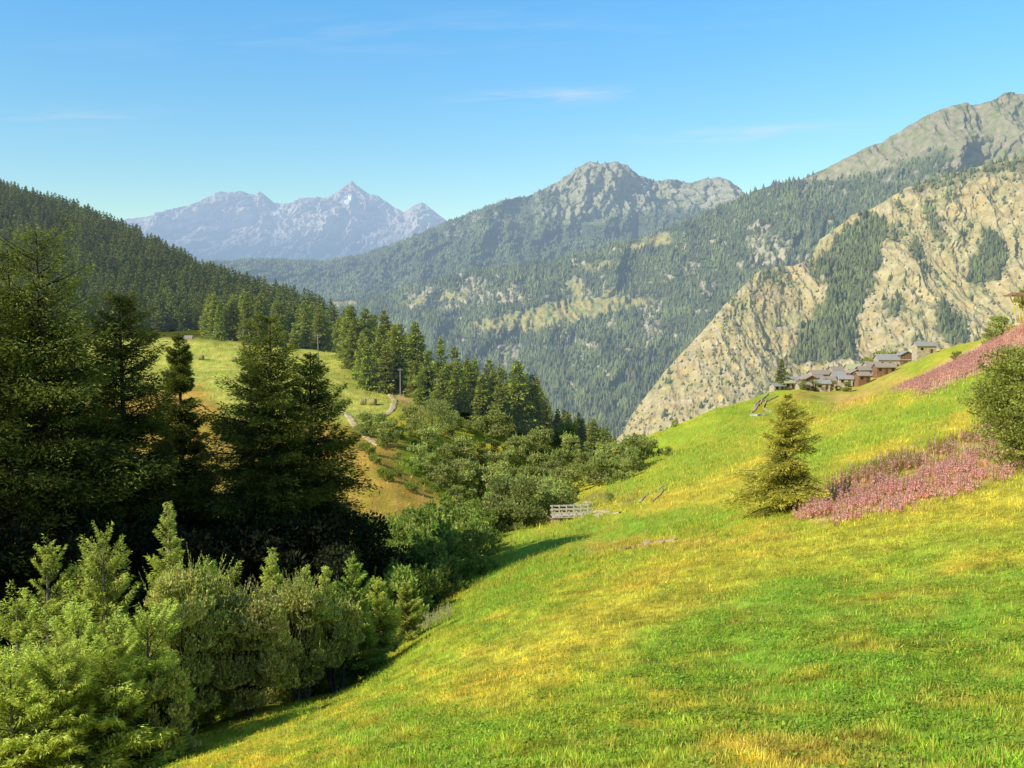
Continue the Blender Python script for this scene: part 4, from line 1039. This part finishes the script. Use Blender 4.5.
# footbridge over the stream
def bridge():
    h = ground_hit(582, 516, 60, 220) or (9, 130, -28)
    x, y, z = h; W = 1.8; L = 4.2; t = thing('footbridge', 'weathered wooden footbridge with railings over the stream', 'bridge', (x - 1.1, y, z - .25), .12)
    d = MB()
    for k in range(32): d.box((-L/2 + (k + .5) * L / 32, 0, .30), (L / 32 - .03, W, .09))
    link('deck', d.mesh('deck', M_wood), t)
    b = MB(); b.box((0, -W/2+.3, .08), (L, .25, .33)); b.box((0, W/2-.3, .08), (L, .25, .33)); link('beam', b.mesh('beam', M_brown), t)
    for s in (-1, 1):
        r = MB()
        for zz in (.55, .95): r.box((0, s * (W/2 - .05), .35 + zz - .12), (L, .07, .16))
        rr = link('railing', r.mesh('railing', M_wood), t)
        for k in range(6):
            p = MB(); p.box((-L/2 + .2 + k * (L - .4) / 5, s * (W/2 - .14), .75), (.12, .12, 1.0)); link('post', p.mesh('post', M_wood), rr)
    for s in (-1, 1):
        a = MB(); a.box((s * (L/2 - .3), 0, -.75), (.9, W + .6, 1.5)); link('abutment', a.mesh('abutment', M_stone), t)
bridge()
def stone(px, py, s, label):
    h = ground_hit(px, py, 20, 320)
    if not h: return
    n = 9; th = np.linspace(0, math.pi, n)[:, None]; ph = (np.arange(14) * 2 * math.pi / 14)[None]
    d = np.stack([np.sin(th) * np.cos(ph), np.sin(th) * np.sin(ph), np.cos(th) + 0 * ph], -1)
    r = 1 + .35 * vn(d[..., 0] * 1.5 + px, d[..., 1] * 1.5 + d[..., 2] * 2, 3) + .1 * vn(d[..., 0] * 4, d[..., 1] * 4 + d[..., 2] * 3 + py, 4)
    V = d * r[..., None] * C(s, s * .7, s * .5); idx = np.arange(n * 14).reshape(n, 14); j2 = np.roll(idx, -1, 1)
    q = np.stack([idx[:-1], j2[:-1], j2[1:], idx[1:]], -1).reshape(-1, 4)
    mb = MB(); mb.add(V.reshape(-1, 3), q)
    link('rock', mb.mesh('rock', M_stone), None, (h[0], h[1], h[2] + s * .12), label=label, category='rock')
for px, py, s, lab in ((574,508,.9,'boulder on the bank left of the footbridge'),(588,504,.8,'boulder behind the footbridge'),(566,515,.6,'small boulder at the left foot of the footbridge'),(600,516,.5,'small boulder right of the footbridge'),
                  (648,545,.4,'flat pale rock lying on the meadow path'),(662,543,.28,'smaller pale rock right of the flat one')):
    stone(px, py, s, lab)

# yellow arched frame with its shelter roof at the right edge
def frame():
    h = ground_hit(1014, 321, 100, 420) or None
    Y = 288; x, y, z = spot(1020, Y)
    t = thing('arched_shelter', 'dark roofed shelter on yellow curved posts at the right edge', 'shelter', (x, y, z), 0)
    k = Y / F
    top = float(at(1014, 297, Y)[2]) - z
    for i, ox in enumerate((0, 8, 16)):
        for dy in (0, 2.6):
            m = MB(); pts = []
            for s in np.linspace(0, 1, 12): pts.append((-.2 + ox * k + math.sin(s * math.pi * .5 + 0.0) * 0 - (s ** 2.4) * 1.9, dy, s * top))
            m.tube(pts, .17, 8); link('post', m.mesh('post', M_yellow, True), t)
    r = MB(); r.box((1.2, 1.3, top + .35), (9.5, 5, .5)); r.box((1.2, 1.3, top + .95), (8.2, 4, .7), taper=.7); link('roof', r.mesh('roof', M_brown), t)
    b = MB(); b.box((2.0, .3, .1), (6.0, 2.4, .8)); link('base', b.mesh('base', M_stonew), t)
frame()
x, y, z = spot(1003, 284); t = thing('marker_post', 'little white post left of the yellow arched frame', 'post', (x, y, z)); m = MB(); m.tube([(0,0,-.3),(0,0,1.5)], .12, 8); link('post', m.mesh('post', M_stonew), t); m = MB(); m.box((0,-.03,1.62),(.55,.1,.3)); link('plate', m.mesh('plate', M_stonew), t)

# ------------------------------------------------------------------ light and sky
EL, AZ = math.radians(35), math.radians(-119)           # azimuth from +Y, clockwise: the sun stands to the left
sd = Vector((math.sin(AZ) * math.cos(EL), math.cos(AZ) * math.cos(EL), math.sin(EL)))
sl = bpy.data.lights.new('sun', 'SUN'); sl.energy = 5.0; sl.angle = math.radians(.5); sl.color = (1, .93, .80)
so = bpy.data.objects.new('sun', sl); COL.objects.link(so); so.rotation_euler = (-sd).to_track_quat('-Z', 'Y').to_euler()

w = bpy.data.worlds.new('World'); SC.world = w; w.use_nodes = True
nt = w.node_tree; nt.nodes.clear(); N = nt.nodes.new; Lk = nt.links.new
out = N('ShaderNodeOutputWorld'); bg = N('ShaderNodeBackground'); bg.inputs[1].default_value = .15; Lk(bg.outputs[0], out.inputs[0])
sky = N('ShaderNodeTexSky'); sky.sky_type = 'NISHITA'; sky.sun_disc = False; sky.sun_elevation = EL; sky.sun_rotation = AZ
sky.altitude = 1800; sky.air_density = 1.0; sky.dust_density = .4; sky.ozone_density = 1.6
gm = N('ShaderNodeMix'); gm.data_type = 'RGBA'; gm.blend_type = 'MULTIPLY'; gm.inputs[0].default_value = 1
Lk(sky.outputs[0], gm.inputs[6])
# thin cirrus streaks high in the air
tc = N('ShaderNodeTexCoord'); sx = N('ShaderNodeSeparateXYZ'); Lk(tc.outputs['Generated'], sx.inputs[0])
def M(op, a, b=0.0):
    n = N('ShaderNodeMath'); n.operation = op
    for k, v in ((0, a), (1, b)):
        if isinstance(v, bpy.types.NodeSocket): Lk(v, n.inputs[k])
        else: n.inputs[k].default_value = v
    return n.outputs[0]
yy = M('MAXIMUM', sx.outputs[1], .05); az = M('DIVIDE', sx.outputs[0], yy); el = M('DIVIDE', sx.outputs[2], yy)
cr_ = N('ShaderNodeValToRGB'); Lk(M('MULTIPLY', sx.outputs[2], 1.0), cr_.inputs[0]); e_ = cr_.color_ramp.elements
e_[0].position = .08; e_[0].color = (1.02, 1.12, .93, 1); e_[1].position = .17; e_[1].color = (.88, 1.24, 1.20, 1)
for p_, c_ in ((.27, (.74, 1.36, 1.50)), (.40, (.66, 1.25, 1.50)), (.75, (.55, .62, .66))):
    q_ = e_.new(p_); q_.color = (*c_, 1)
Lk(cr_.outputs[0], gm.inputs[7])
cv_ = N('ShaderNodeCombineXYZ'); Lk(M('MULTIPLY', az, 9.0), cv_.inputs[0]); Lk(M('ADD', M('MULTIPLY', el, 75.0), M('MULTIPLY', az, -3.0)), cv_.inputs[1])
nz = N('ShaderNodeTexNoise'); nz.inputs['Scale'].default_value = 1.0; nz.inputs['Detail'].default_value = 7; nz.inputs['Distortion'].default_value = .6; Lk(cv_.outputs[0], nz.inputs[0])
mr = N('ShaderNodeMapRange'); mr.inputs[1].default_value = .42; mr.inputs[2].default_value = .72; Lk(nz.outputs[0], mr.inputs[0])
tot = None
for a0, wa, e0, we, st in ((.05, .085, .200, .006, .8), (.27, .10, .167, .005, .7), (.20, .05, .158, .005, .35), (-.44, .09, .178, .010, .35), (-.10, .3, .26, .02, .15)):
    g = M('EXPONENT', M('MULTIPLY', M('ADD', M('POWER', M('ABSOLUTE', M('DIVIDE', M('SUBTRACT', az, a0), wa)), 2.0), M('POWER', M('ABSOLUTE', M('DIVIDE', M('SUBTRACT', M('ADD', el, M('MULTIPLY', M('SUBTRACT', az, a0), -.04)), e0), we)), 2.0)), -1.0))
    g = M('MULTIPLY', g, st); tot = g if tot is None else M('ADD', tot, g)
fc_ = M('MULTIPLY', M('MULTIPLY', tot, mr.outputs[0]), .9)
cm = N('ShaderNodeMix'); cm.data_type = 'RGBA'; Lk(fc_, cm.inputs[0]); Lk(gm.outputs[2], cm.inputs[6]); cm.inputs[7].default_value = (5.2, 5.6, 6.0, 1)
Lk(cm.outputs[2], bg.inputs[0])

SC.view_settings.view_transform = 'Standard'; SC.view_settings.look = 'None'; SC.view_settings.exposure = 0; SC.view_settings.gamma = 1
SC.render.engine = 'CYCLES'; SC.cycles.max_bounces = 5; SC.cycles.diffuse_bounces = 2; SC.cycles.transmission_bounces = 3; SC.cycles.use_denoising = True
